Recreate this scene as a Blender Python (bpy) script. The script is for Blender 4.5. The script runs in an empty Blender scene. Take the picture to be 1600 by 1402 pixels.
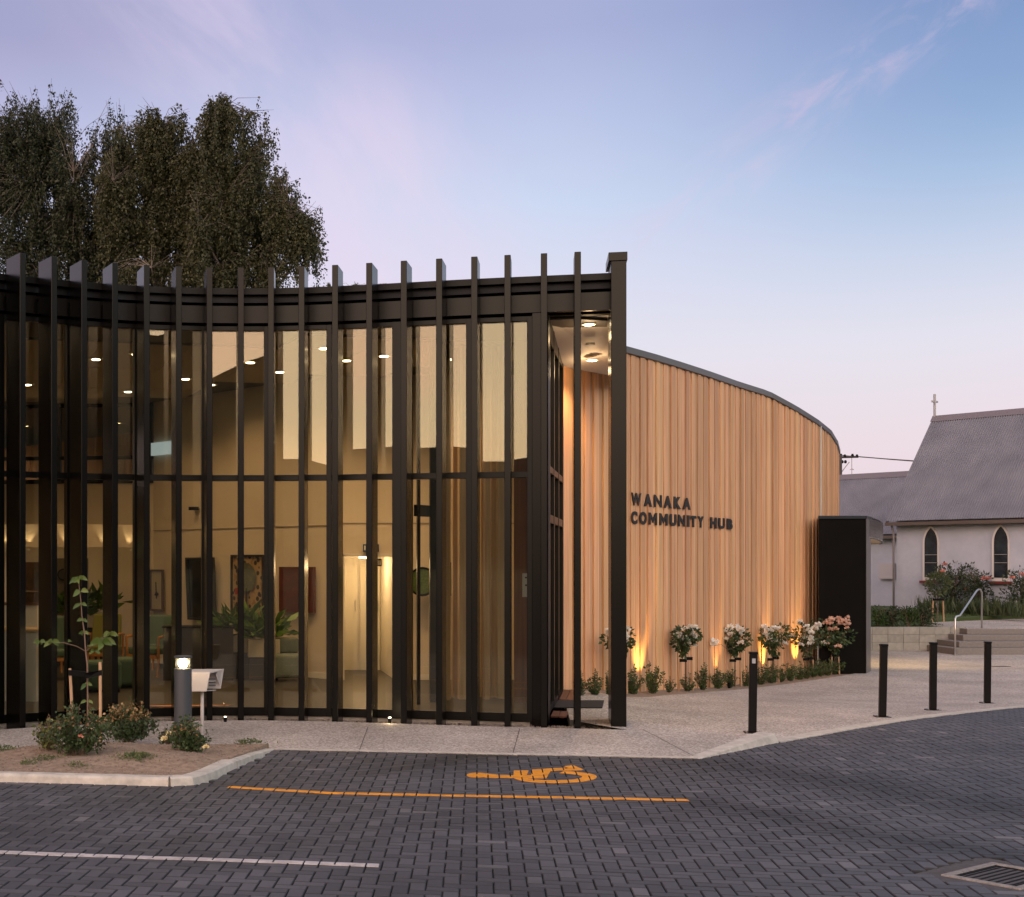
import bpy, bmesh, math, random
import numpy as np
from mathutils import Vector, Matrix, noise as mnoise
random.seed(7)
RNG = np.random.default_rng(7)
SC = bpy.context.scene
COL = SC.collection
R = math.radians

# ------------------------------------------------------------------ camera
F, CX, HZ, H = 2200.0, 350.0, 880.0, 1.94          # focal length, principal column, horizon row (1600 px frame), eye height
cam_d = bpy.data.cameras.new('camera')
cam = bpy.data.objects.new('camera', cam_d); COL.objects.link(cam)
cam.location = (0, 0, H); cam.rotation_euler = (R(90), 0, 0)
cam_d.sensor_width = 36.0; cam_d.sensor_fit = 'HORIZONTAL'; cam_d.lens = 36.0 * F / 1600.0
cam_d.shift_x = (800 - CX) / 1600.0; cam_d.shift_y = (HZ - 701) / 1600.0
cam_d.clip_start = 0.1; cam_d.clip_end = 5000
SC.camera = cam

# ------------------------------------------------------------------ world: dusk sky
W = bpy.data.worlds.new('World'); SC.world = W; W.use_nodes = True
nt = W.node_tree; nt.nodes.clear()
def N(t, **k):
    n = nt.nodes.new(t)
    for a, b in k.items(): setattr(n, a, b)
    return n
def ramp(node, stops):
    e = node.color_ramp.elements
    while len(e) > 1: e.remove(e[-1])
    e[0].position = stops[0][0]; e[0].color = (*stops[0][1], 1)
    for p, c in stops[1:]:
        q = e.new(p); q.color = (*c, 1)
tc = N('ShaderNodeTexCoord'); sep = N('ShaderNodeSeparateXYZ'); nt.links.new(tc.outputs['Generated'], sep.inputs[0])
front = N('ShaderNodeValToRGB')
ramp(front, [(0.0, (.78, .64, .70)), (.085, (.81, .71, .78)), (.138, (.76, .74, .84)), (.197, (.67, .71, .87)),
             (.242, (.58, .67, .87)), (.30, (.47, .54, .78)), (.347, (.38, .43, .68)), (.47, (.33, .38, .60)), (.7, (.50, .52, .66)), (1.0, (.66, .64, .74))])
back = N('ShaderNodeValToRGB')
ramp(back, [(0.0, (5.5, 3.8, 2.45)), (.10, (5.2, 3.9, 2.75)), (.25, (4.5, 3.55, 2.8)), (.45, (3.0, 2.55, 2.3)), (.7, (1.4, 1.28, 1.3)), (1.0, (.66, .64, .74))])
nt.links.new(sep.outputs['Z'], front.inputs[0]); nt.links.new(sep.outputs['Z'], back.inputs[0])
mr = N('ShaderNodeMapRange', interpolation_type='SMOOTHSTEP'); mr.inputs['From Min'].default_value = .75; mr.inputs['From Max'].default_value = -.55
nt.links.new(sep.outputs['Y'], mr.inputs['Value'])
mixb = N('ShaderNodeMixRGB'); nt.links.new(mr.outputs[0], mixb.inputs[0]); nt.links.new(front.outputs[0], mixb.inputs[1]); nt.links.new(back.outputs[0], mixb.inputs[2])
# pink veil: broad soft bands of high cloud, stronger to the left
mp = N('ShaderNodeMapping'); mp.inputs['Rotation'].default_value = (R(20), R(-35), R(10)); mp.inputs['Scale'].default_value = (1.6, 1.0, 3.2)
nt.links.new(tc.outputs['Generated'], mp.inputs[0])
n1 = N('ShaderNodeTexNoise'); n1.inputs['Scale'].default_value = 1.6; n1.inputs['Detail'].default_value = 3
nt.links.new(mp.outputs[0], n1.inputs['Vector'])
mr1 = N('ShaderNodeMapRange', interpolation_type='SMOOTHSTEP'); mr1.inputs['From Min'].default_value = .40; mr1.inputs['From Max'].default_value = .66; mr1.inputs['To Max'].default_value = .55
nt.links.new(n1.outputs[0], mr1.inputs['Value'])
mrx = N('ShaderNodeMapRange', interpolation_type='SMOOTHSTEP'); mrx.inputs['From Min'].default_value = .30; mrx.inputs['From Max'].default_value = -.15; mrx.inputs['To Min'].default_value = .25; mrx.inputs['To Max'].default_value = 1.0
nt.links.new(sep.outputs['X'], mrx.inputs['Value'])
mul = N('ShaderNodeMath', operation='MULTIPLY'); nt.links.new(mr1.outputs[0], mul.inputs[0]); nt.links.new(mrx.outputs[0], mul.inputs[1])
# the sky deepens to blue towards the upper right (away from the afterglow) and greys to mauve on the upper left
def smr(sock, a, b, lo=0, hi=1):
    m_ = N('ShaderNodeMapRange', interpolation_type='SMOOTHSTEP'); m_.inputs['From Min'].default_value = a; m_.inputs['From Max'].default_value = b; m_.inputs['To Min'].default_value = lo; m_.inputs['To Max'].default_value = hi
    nt.links.new(sock, m_.inputs['Value']); return m_.outputs[0]
def mulm(a, b):
    m_ = N('ShaderNodeMath', operation='MULTIPLY'); nt.links.new(a, m_.inputs[0]); nt.links.new(b, m_.inputs[1]); return m_.outputs[0]
dk = N('ShaderNodeMixRGB', blend_type='MULTIPLY'); dk.inputs[2].default_value = (.50, .68, .80, 1)
nt.links.new(mulm(smr(sep.outputs['X'], .20, .47), smr(sep.outputs['Z'], .13, .30)), dk.inputs[0]); nt.links.new(mixb.outputs[0], dk.inputs[1])
dl_ = N('ShaderNodeMixRGB', blend_type='MULTIPLY'); dl_.inputs[2].default_value = (.93, .87, .87, 1)
nt.links.new(mulm(smr(sep.outputs['X'], .08, -.12), smr(sep.outputs['Z'], .24, .36)), dl_.inputs[0]); nt.links.new(dk.outputs[0], dl_.inputs[1])
pink = N('ShaderNodeMixRGB', blend_type='MULTIPLY'); pink.inputs[2].default_value = (1.30, .92, 1.0, 1)
nt.links.new(mul.outputs[0], pink.inputs[0]); nt.links.new(dl_.outputs[0], pink.inputs[1])
# drifting high cloud: one broad rosy veil falling to the right of the trees, one wisp rising to the upper right
def mth(op, a, b=None):
    m_ = N('ShaderNodeMath', operation=op)
    for i_, v_ in enumerate((a, b)):
        if v_ is None: continue
        if isinstance(v_, (int, float)): m_.inputs[i_].default_value = v_
        else: nt.links.new(v_, m_.inputs[i_])
    return m_.outputs[0]
yy = mth('MAXIMUM', sep.outputs['Y'], .2); uu = mth('DIVIDE', sep.outputs['X'], yy); vv = mth('DIVIDE', sep.outputs['Z'], yy); fr_ = smr(sep.outputs['Y'], .25, .5)
def band(u0, v0, ang_, w_, l0, l1, nscale, stretch, lo, hi, amt, col, prev):
    ca_, sa_ = math.cos(ang_), math.sin(ang_)
    al = mth('ADD', mth('MULTIPLY', uu, ca_), mth('ADD', mth('MULTIPLY', vv, sa_), -(u0 * ca_ + v0 * sa_)))
    ac = mth('ADD', mth('MULTIPLY', uu, -sa_), mth('ADD', mth('MULTIPLY', vv, ca_), u0 * sa_ - v0 * ca_))
    cb = N('ShaderNodeCombineXYZ'); nt.links.new(al, cb.inputs[0]); nt.links.new(mth('MULTIPLY', ac, stretch), cb.inputs[1])
    nz = N('ShaderNodeTexNoise'); nz.inputs['Scale'].default_value = nscale; nz.inputs['Detail'].default_value = 8; nz.inputs['Roughness'].default_value = .62; nz.inputs['Distortion'].default_value = .5; nt.links.new(cb.outputs[0], nz.inputs['Vector'])
    m_ = mulm(smr(mth('ABSOLUTE', ac), w_, 0), smr(nz.outputs[0], lo, hi)); m_ = mulm(m_, smr(al, l0 - .08, l0 + .05)); m_ = mulm(m_, smr(al, l1 + .08, l1 - .05)); m_ = mulm(m_, fr_)
    mx_ = N('ShaderNodeMixRGB'); mx_.inputs[2].default_value = (*col, 1); nt.links.new(mth('MULTIPLY', m_, amt), mx_.inputs[0]); nt.links.new(prev, mx_.inputs[1]); return mx_.outputs[0]
c_ = pink.outputs[0]
c_ = band(.05, .30, R(-52), .11, -.22, .22, 5, 2.0, .25, .75, .6, (.76, .64, .84), c_)
c_ = band(.13, .20, R(-70), .12, -.12, .10, 4, 2.0, .2, .7, .6, (.84, .68, .84), c_)
c_ = band(.457, .3545, R(36), .035, -.09, .10, 16, 2.6, .42, .72, .6, (.62, .52, .72), c_)
c_ = band(.36, .28, R(40), .04, -.09, .06, 12, 3.0, .40, .80, .5, (.70, .60, .78), c_)
class _W: pass
wisp = _W(); wisp.outputs = [c_]
# physical dusk component
sky = N('ShaderNodeTexSky', sky_type='NISHITA'); sky.sun_disc = False; sky.sun_elevation = R(1.0); sky.sun_rotation = R(185)
bg1 = N('ShaderNodeBackground'); bg1.inputs[1].default_value = 1.0; nt.links.new(wisp.outputs[0], bg1.inputs[0])
bg2 = N('ShaderNodeBackground'); bg2.inputs[1].default_value = 0.02; nt.links.new(sky.outputs[0], bg2.inputs[0])
add = N('ShaderNodeAddShader'); out = N('ShaderNodeOutputWorld')
nt.links.new(bg1.outputs[0], add.inputs[0]); nt.links.new(bg2.outputs[0], add.inputs[1]); nt.links.new(add.outputs[0], out.inputs[0])

SC.view_settings.view_transform = 'Standard'; SC.view_settings.look = 'None'
SC.view_settings.exposure = 0.0; SC.view_settings.gamma = 1.0; SC.view_settings.use_curve_mapping = False
SC.cycles.use_denoising = True
SC.cycles.max_bounces = 10; SC.cycles.transparent_max_bounces = 24; SC.cycles.diffuse_bounces = 4; SC.cycles.glossy_bounces = 4
SC.cycles.sample_clamp_indirect = 6.0; SC.cycles.caustics_reflective = False; SC.cycles.caustics_refractive = False
SC.cycles.use_light_tree = True

# ------------------------------------------------------------------ helpers
def S(t): t = max(0.0, min(1.0, t)); return t * t * (3 - 2 * t)
def G(x, y):                                        # height of the paved ground
    g = -.27 * S((x - 5.2) / 5) * S((y - 16.5) / 8)
    if x > 3.5: g += .045 * max(0.0, min(y, 21) - 16.5) * S((6.3 - x) / 1.5)
    return g
def at(px, Y, z=0.0): return Vector(((px - CX) * Y / F, Y, z))
def zat(py, Y): return H + (HZ - py) * Y / F
def P(px, py, z=0.0): Y = (H - z) * F / (py - HZ); return at(px, Y, z)
def PG(px, py):
    z = 0.0
    for _ in range(40): p = P(px, py, z); z = .6 * z + .4 * G(p.x, p.y)
    return Vector((p.x, p.y, G(p.x, p.y)))

MATS = {}
def mat(name, col, rough=.6, metal=0, var=.0, scale=6.0, bump=0, bscale=60, emit=None, estr=0, col2=None, stretch=None, objvar=0, spec=.5, detail=5):
    if name in MATS: return MATS[name]
    m = bpy.data.materials.new(name); m.use_nodes = True; t = m.node_tree; b = t.nodes['Principled BSDF']
    b.inputs['Roughness'].default_value = rough; b.inputs['Metallic'].default_value = metal; b.inputs['Specular IOR Level'].default_value = spec
    b.inputs['Base Color'].default_value = (*col, 1)
    L = t.links.new
    if var or col2 or bump:
        tcn = t.nodes.new('ShaderNodeTexCoord'); mpn = t.nodes.new('ShaderNodeMapping'); L(tcn.outputs['Object'], mpn.inputs[0])
        if stretch: mpn.inputs['Scale'].default_value = stretch
        if objvar:
            oi = t.nodes.new('ShaderNodeObjectInfo'); sc = t.nodes.new('ShaderNodeMath'); sc.operation = 'MULTIPLY'; sc.inputs[1].default_value = 37
            L(oi.outputs['Random'], sc.inputs[0]); L(sc.outputs[0], mpn.inputs['Location'])
    src = None
    if var or col2:
        nz = t.nodes.new('ShaderNodeTexNoise'); nz.inputs['Scale'].default_value = scale; nz.inputs['Detail'].default_value = detail; nz.inputs['Roughness'].default_value = .6
        L(mpn.outputs[0], nz.inputs['Vector'])
        cr = t.nodes.new('ShaderNodeValToRGB'); c2 = col2 or tuple(c * (1 + var) for c in col); c1 = col if col2 else tuple(c * (1 - var) for c in col)
        ramp(cr, [(.3, c1), (.7, c2)]); L(nz.outputs[0], cr.inputs[0]); src = cr.outputs[0]; L(src, b.inputs['Base Color'])
    if objvar:
        oi = t.nodes.new('ShaderNodeObjectInfo'); mrn = t.nodes.new('ShaderNodeMapRange'); mrn.inputs['To Min'].default_value = 1 - objvar; mrn.inputs['To Max'].default_value = 1 + objvar
        L(oi.outputs['Random'], mrn.inputs['Value'])
        hs = t.nodes.new('ShaderNodeHueSaturation'); L(mrn.outputs[0], hs.inputs['Value'])
        if src: L(src, hs.inputs['Color'])
        else: hs.inputs['Color'].default_value = (*col, 1)
        L(hs.outputs[0], b.inputs['Base Color'])
    if bump:
        nb = t.nodes.new('ShaderNodeTexNoise'); nb.inputs['Scale'].default_value = bscale; nb.inputs['Detail'].default_value = 4; L(mpn.outputs[0], nb.inputs['Vector'])
        bp = t.nodes.new('ShaderNodeBump'); bp.inputs['Strength'].default_value = bump; bp.inputs['Distance'].default_value = .01
        L(nb.outputs[0], bp.inputs['Height']); L(bp.outputs[0], b.inputs['Normal'])
    if emit: b.inputs['Emission Color'].default_value = (*emit, 1); b.inputs['Emission Strength'].default_value = estr
    MATS[name] = m; return m

def link(name, me, m, parent=None, smooth=False):
    o = bpy.data.objects.new(name, me); COL.objects.link(o)
    if m is not None:
        for k in (m if isinstance(m, (list, tuple)) else [m]): me.materials.append(k)
    if parent is not None: o.parent = parent
    if smooth: me.polygons.foreach_set('use_smooth', [True] * len(me.polygons))
    return o
def bev(o, w=.004, seg=1):
    b = o.modifiers.new('bevel', 'BEVEL'); b.width = w; b.segments = seg; b.limit_method = 'ANGLE'; return o
def tag(o, label=None, cat=None, group=None, kind=None):
    if label: o['label'] = label
    if cat: o['category'] = cat
    if group: o['group'] = group
    if kind: o['kind'] = kind
    return o
def empty(name, loc=(0, 0, 0), rz=0, label=None, cat=None, group=None, kind=None, parent=None):
    o = bpy.data.objects.new(name, None); COL.objects.link(o); o.location = loc; o.rotation_euler = (0, 0, rz); o.empty_display_size = .1
    if parent: o.parent = parent
    return tag(o, label, cat, group, kind)

class MB:
    def __init__(s): s.v = []; s.f = []; s.mi = []
    def add(s, vs, fs, mi=0):
        b = len(s.v); s.v += [tuple(v) for v in vs]; s.f += [tuple(i + b for i in f) for f in fs]; s.mi += [mi] * len(fs); return s
    def box(s, x0, x1, y0, y1, z0, z1, mi=0):
        return s.add([(x0, y0, z0), (x1, y0, z0), (x1, y1, z0), (x0, y1, z0), (x0, y0, z1), (x1, y0, z1), (x1, y1, z1), (x0, y1, z1)],
                     [(3, 2, 1, 0), (4, 5, 6, 7), (0, 1, 5, 4), (1, 2, 6, 5), (2, 3, 7, 6), (3, 0, 4, 7)], mi)
    def prism(s, poly, z0, z1, mi=0):
        a = sum(poly[i][0] * poly[(i + 1) % len(poly)][1] - poly[(i + 1) % len(poly)][0] * poly[i][1] for i in range(len(poly)))
        if a < 0: poly = poly[::-1]
        n = len(poly); zz = lambda z, p: z(p[0], p[1]) if callable(z) else z
        vs = [(p[0], p[1], zz(z0, p)) for p in poly] + [(p[0], p[1], zz(z1, p)) for p in poly]
        return s.add(vs, [tuple(range(n - 1, -1, -1)), tuple(range(n, 2 * n))] + [(i, (i + 1) % n, n + (i + 1) % n, n + i) for i in range(n)], mi)
    def bar(s, a, b, w, d, z0, z1, mi=0):          # vertical slab between plan points a, b; w to the camera side, d away
        a = Vector(a[:2]); b = Vector(b[:2]); t = (b - a).normalized(); n = Vector((-t.y, t.x))
        return s.prism([tuple(a - n * w), tuple(b - n * w), tuple(b + n * d), tuple(a + n * d)], z0, z1, mi)
    def sweep(s, path, prof, mi=0, closed=False, cap=True):   # path: plan points; prof: (offset along normal, z)
        n = len(path); ns = []
        for i in range(n):
            a = Vector(path[max(0, i - 1)]); b = Vector(path[min(n - 1, i + 1)]); t = (b - a).normalized(); ns.append(Vector((-t.y, t.x)))
        m = len(prof); vs = []
        for p, nn in zip(path, ns):
            for (d, z) in prof: vs.append((p[0] + nn.x * d, p[1] + nn.y * d, z))
        fs = []
        for i in range(n - 1):
            for j in range(m):
                k = (j + 1) % m; fs.append((i * m + j, (i + 1) * m + j, (i + 1) * m + k, i * m + k))
        if cap: fs += [tuple(range(m - 1, -1, -1)), tuple((n - 1) * m + j for j in range(m))]
        return s.add(vs, fs, mi)
    def tube(s, pts, r, n=8, mi=0, cap=True):
        pts = [Vector(p) for p in pts]; rs = r if isinstance(r, (list, tuple)) else [r] * len(pts)
        vs = []; up = Vector((0, 0, 1)); ref = None
        for i, p in enumerate(pts):
            t = (pts[min(i + 1, len(pts) - 1)] - pts[max(i - 1, 0)])
            if t.length < 1e-9: t = Vector((0, 0, 1))
            t.normalize()
            if ref is None: ref = t.orthogonal().normalized()
            u = (ref - t * ref.dot(t)); u = u.normalized() if u.length > 1e-6 else t.orthogonal().normalized(); ref = u; w = t.cross(u)
            for k in range(n):
                a = 2 * math.pi * k / n; vs.append(p + (u * math.cos(a) + w * math.sin(a)) * rs[i])
        fs = [(i * n + k, i * n + (k + 1) % n, (i + 1) * n + (k + 1) % n, (i + 1) * n + k) for i in range(len(pts) - 1) for k in range(n)]
        if cap: fs += [tuple(range(n - 1, -1, -1)), tuple((len(pts) - 1) * n + k for k in range(n))]
        return s.add(vs, fs, mi)
    def lathe(s, prof, n=24, c=(0, 0, 0), mi=0):
        vs = [(c[0] + r * math.cos(2 * math.pi * k / n), c[1] + r * math.sin(2 * math.pi * k / n), c[2] + z) for r, z in prof for k in range(n)]
        fs = [(i * n + k, i * n + (k + 1) % n, (i + 1) * n + (k + 1) % n, (i + 1) * n + k) for i in range(len(prof) - 1) for k in range(n)]
        fs += [tuple(range(n - 1, -1, -1)), tuple((len(prof) - 1) * n + k for k in range(n))]
        return s.add(vs, fs, mi)
    def mesh(s, name='mesh'):
        me = bpy.data.meshes.new(name); me.from_pydata(s.v, [], s.f)
        if any(s.mi): me.polygons.foreach_set('material_index', s.mi)
        me.update(); return me
    def build(s, name, m, parent=None, smooth=False): return link(name, s.mesh(name), m, parent, smooth)

def sheet(poly, zf, step, name, m, skirt=0, parent=None):   # flat polygon cut into a grid and laid over zf(x, y)
    bm = bmesh.new(); vs = [bm.verts.new((p[0], p[1], 0)) for p in poly]; f = bm.faces.new(vs)
    if f.normal.z < 0 or sum(poly[i][0] * poly[(i + 1) % len(poly)][1] - poly[(i + 1) % len(poly)][0] * poly[i][1] for i in range(len(poly))) < 0: f.normal_flip()
    bmesh.ops.triangulate(bm, faces=bm.faces[:])
    xs = [p[0] for p in poly]; ys = [p[1] for p in poly]
    for ax, lo, hi in ((0, min(xs), max(xs)), (1, min(ys), max(ys))):
        v = lo + step
        while v < hi:
            co = [0, 0, 0]; no = [0, 0, 0]; co[ax] = v; no[ax] = 1
            bmesh.ops.bisect_plane(bm, geom=bm.verts[:] + bm.edges[:] + bm.faces[:], plane_co=co, plane_no=no); v += step
    for v in bm.verts: v.co.z = zf(v.co.x, v.co.y)
    if skirt:
        ed = [e for e in bm.edges if e.is_boundary]
        r = bmesh.ops.extrude_edge_only(bm, edges=ed)
        for v in [g for g in r['geom'] if isinstance(g, bmesh.types.BMVert)]: v.co.z -= skirt
    me = bpy.data.meshes.new(name); bm.to_mesh(me); bm.free()
    return link(name, me, m, parent)

def leaves_mesh(pos, dirs, size, aspect=.55, rng=RNG, droop=0.0):
    """pos (n,3), dirs (n,3) leaf axis; one folded diamond per leaf"""
    n = len(pos); d = dirs / (np.linalg.norm(dirs, axis=1, keepdims=True) + 1e-9)
    r = rng.normal(size=(n, 3)); s = np.cross(d, r); s /= (np.linalg.norm(s, axis=1, keepdims=True) + 1e-9)
    nn = np.cross(s, d); sz = (size * rng.uniform(.6, 1.45, n))[:, None]
    a = pos; c = pos + d * sz; mid = pos + d * sz * .45 + nn * sz * .08
    b = mid + s * sz * aspect * .5; e = mid - s * sz * aspect * .5
    v = np.stack([a, b, c, e], 1).reshape(-1, 3).astype(np.float32)
    me = bpy.data.meshes.new('leaves'); me.vertices.add(4 * n); me.vertices.foreach_set('co', v.ravel())
    me.loops.add(4 * n); me.loops.foreach_set('vertex_index', np.arange(4 * n, dtype=np.int32))
    me.polygons.add(n); me.polygons.foreach_set('loop_start', np.arange(0, 4 * n, 4, dtype=np.int32)); me.polygons.foreach_set('loop_total', np.full(n, 4, np.int32))
    me.update(calc_edges=True)
    at_ = me.attributes.new('rnd', 'FLOAT', 'FACE'); at_.data.foreach_set('value', rng.random(n).astype(np.float32))
    return me
def leafmat(name, c1, c2, trans=.25, rough=.55):
    if name in MATS: return MATS[name]
    m = bpy.data.materials.new(name); m.use_nodes = True; t = m.node_tree; b = t.nodes['Principled BSDF']; b.inputs['Roughness'].default_value = rough
    a = t.nodes.new('ShaderNodeAttribute'); a.attribute_name = 'rnd'; cr = t.nodes.new('ShaderNodeValToRGB'); ramp(cr, [(0, c1), (1, c2)])
    t.links.new(a.outputs['Fac'], cr.inputs[0]); t.links.new(cr.outputs[0], b.inputs['Base Color'])
    tr = t.nodes.new('ShaderNodeBsdfTranslucent'); t.links.new(cr.outputs[0], tr.inputs[0]); mx = t.nodes.new('ShaderNodeMixShader'); mx.inputs[0].default_value = trans
    t.links.new(b.outputs[0], mx.inputs[1]); t.links.new(tr.outputs[0], mx.inputs[2]); t.links.new(mx.outputs[0], t.nodes['Material Output'].inputs[0])
    MATS[name] = m; return m
def lamp(kind, name, loc, energy, col, parent=None, aim=None, size=.05, spot=60, blend=.6):
    d = bpy.data.lights.new(name, kind); d.energy = energy; d.color = col
    if kind == 'SPOT': d.spot_size = R(spot); d.spot_blend = blend; d.shadow_soft_size = size
    elif kind == 'POINT': d.shadow_soft_size = size
    elif kind == 'AREA': d.shape = 'DISK'; d.size = size
    o = bpy.data.objects.new(name, d); COL.objects.link(o); o.location = loc
    if aim is not None: o.rotation_euler = (Vector(aim) - Vector(loc)).to_track_quat('-Z', 'Y').to_euler()
    if parent: o.parent = parent; o.matrix_parent_inverse = parent.matrix_world.inverted() if False else Matrix.Translation(-parent.location)
    return o

# sun just set: only a very weak, very soft warm afterglow from behind the camera
sd = bpy.data.lights.new('sun', 'SUN'); sd.energy = .3; sd.angle = R(60); sd.color = (1, .72, .5)
so = bpy.data.objects.new('sun', sd); COL.objects.link(so); so.rotation_euler = Vector((.12, 1, -.22)).to_track_quat('-Z', 'Y').to_euler()

# ------------------------------------------------------------------ materials
M_metal = mat('bronze_black_metal', (.0018, .0014, .0012), rough=.26, spec=.19, var=.12, scale=2, bump=.04, bscale=3)
M_frame = mat('window_frame_black', (.002, .0017, .0015), rough=.34, spec=.22)
M_black = mat('black_cladding', (.0030, .0022, .0018), rough=.6, var=.3, scale=3, spec=.08)
M_bollard = mat('black_powder_coat', (.0022, .0023, .0027), rough=.42, spec=.14)
M_steel = mat('grey_steel', (.5, .5, .5), rough=.3, metal=1)
M_conc = mat('kerb_concrete', (.46, .42, .37), rough=.85, var=.22, scale=9, bump=.4, bscale=120)
M_soil = mat('soil', (.17, .115, .08), rough=1, col2=(.32, .235, .17), scale=14, bump=1, bscale=70)
M_bark = mat('birch_bark', (.42, .36, .30), rough=.9, col2=(.16, .12, .10), scale=5)
M_twig = mat('twig_bark', (.12, .085, .06), rough=.9)
M_stake = mat('stake_timber', (.42, .26, .15), rough=.7, var=.15, scale=20, stretch=(1, 1, .1))
M_white = mat('warm_white_paint', (.72, .68, .58), rough=.6)
M_inwall = mat('interior_wall_paint', (.66, .57, .44), rough=.75, var=.04, scale=1.2)
M_ceil = mat('ceiling_tile', (.50, .43, .32), rough=.85, var=.05, scale=30)
M_soffit = mat('soffit_board', (.80, .74, .66), rough=.6)
M_floor = mat('dark_carpet', (.035, .032, .028), rough=.45, var=.2, scale=12)
M_stone = mat('pebble', (.42, .38, .34), rough=.8, col2=(.2, .17, .15), scale=24)

def woodmat(name, a, b, c, obj=.22):
    m = bpy.data.materials.new(name); m.use_nodes = True; t = m.node_tree; L = t.links.new; bs = t.nodes['Principled BSDF']; bs.inputs['Roughness'].default_value = .62
    tcn = t.nodes.new('ShaderNodeTexCoord'); oi = t.nodes.new('ShaderNodeObjectInfo')
    comb = t.nodes.new('ShaderNodeVectorMath'); comb.operation = 'ADD'; sc = t.nodes.new('ShaderNodeVectorMath'); sc.operation = 'SCALE'; sc.inputs['Scale'].default_value = 91
    L(oi.outputs['Random'], sc.inputs[0]); L(tcn.outputs['Object'], comb.inputs[0]); L(sc.outputs[0], comb.inputs[1])
    mp = t.nodes.new('ShaderNodeMapping'); mp.inputs['Scale'].default_value = (15, 15, .55); L(comb.outputs[0], mp.inputs[0])
    nz = t.nodes.new('ShaderNodeTexNoise'); nz.inputs['Scale'].default_value = 1.6; nz.inputs['Detail'].default_value = 6; nz.inputs['Roughness'].default_value = .6; L(mp.outputs[0], nz.inputs[0])
    cr = t.nodes.new('ShaderNodeValToRGB'); ramp(cr, [(.25, a), (.5, b), (.75, c)]); L(nz.outputs[0], cr.inputs[0])
    mrn = t.nodes.new('ShaderNodeMapRange'); mrn.inputs['To Min'].default_value = 1 - obj; mrn.inputs['To Max'].default_value = 1 + obj; L(oi.outputs['Random'], mrn.inputs[0])
    m2 = t.nodes.new('ShaderNodeMath'); m2.operation = 'MULTIPLY'; m2.inputs[1].default_value = 7.31; m3 = t.nodes.new('ShaderNodeMath'); m3.operation = 'FRACT'
    L(oi.outputs['Random'], m2.inputs[0]); L(m2.outputs[0], m3.inputs[0]); m4 = t.nodes.new('ShaderNodeMapRange'); m4.inputs['To Min'].default_value = .490; m4.inputs['To Max'].default_value = .503; L(m3.outputs[0], m4.inputs[0])
    hs = t.nodes.new('ShaderNodeHueSaturation'); L(cr.outputs[0], hs.inputs['Color']); L(mrn.outputs[0], hs.inputs['Value']); L(m4.outputs[0], hs.inputs['Hue'])
    # weathering: broad vertical stain
    mp5 = t.nodes.new('ShaderNodeMapping'); mp5.inputs['Scale'].default_value = (9, 9, .5); L(comb.outputs[0], mp5.inputs[0])
    n5 = t.nodes.new('ShaderNodeTexNoise'); n5.inputs['Scale'].default_value = 1.2; n5.inputs['Detail'].default_value = 3; L(mp5.outputs[0], n5.inputs[0])
    mr5 = t.nodes.new('ShaderNodeMapRange'); mr5.inputs['From Min'].default_value = .35; mr5.inputs['From Max'].default_value = .7; mr5.inputs['To Min'].default_value = 1.06; mr5.inputs['To Max'].default_value = .84; L(n5.outputs[0], mr5.inputs[0])
    mx = t.nodes.new('ShaderNodeVectorMath'); mx.operation = 'SCALE'; L(hs.outputs[0], mx.inputs[0]); L(mr5.outputs[0], mx.inputs['Scale']); L(mx.outputs[0], bs.inputs['Base Color'])
    bp = t.nodes.new('ShaderNodeBump'); bp.inputs['Strength'].default_value = .35; bp.inputs['Distance'].default_value = .004; L(nz.outputs[0], bp.inputs['Height']); L(bp.outputs[0], bs.inputs['Normal'])
    return m
M_cedar = woodmat('cedar_board', (.55, .29, .135), (.64, .36, .175), (.73, .435, .225), .22)
M_cedar_red = woodmat('dark_red_cedar', (.10, .038, .018), (.15, .06, .03), (.2, .085, .045))
M_oak = woodmat('pale_timber', (.36, .25, .13), (.46, .33, .18), (.54, .4, .24), .12)

def glassmat(name, refl, tint):
    m = bpy.data.materials.new(name); m.use_nodes = True; t = m.node_tree; t.nodes.clear(); L = t.links.new
    fr = t.nodes.new('ShaderNodeFresnel'); fr.inputs[0].default_value = 1.5; mr_ = t.nodes.new('ShaderNodeMath'); mr_.operation = 'MULTIPLY_ADD'; mr_.inputs[1].default_value = .9; mr_.inputs[2].default_value = refl; mr_.use_clamp = True
    L(fr.outputs[0], mr_.inputs[0])
    tr = t.nodes.new('ShaderNodeBsdfTransparent'); tr.inputs[0].default_value = (*tint, 1); gl = t.nodes.new('ShaderNodeBsdfGlossy'); gl.inputs['Roughness'].default_value = 0.0; gl.inputs[0].default_value = (.98, .96, .80, 1)
    mx = t.nodes.new('ShaderNodeMixShader'); L(mr_.outputs[0], mx.inputs[0]); L(tr.outputs[0], mx.inputs[1]); L(gl.outputs[0], mx.inputs[2])
    o = t.nodes.new('ShaderNodeOutputMaterial'); L(mx.outputs[0], o.inputs[0]); return m
M_glass = glassmat('facade_glass', .02, (.90, .89, .84))

def lampmat(name, col, st): return mat(name, (.8, .8, .8), emit=col, estr=st)
M_lamp = lampmat('lit_lamp', (1, .78, .45), 22)
M_lampsoft = lampmat('lit_lamp_soft', (1, .80, .5), 9)

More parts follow.
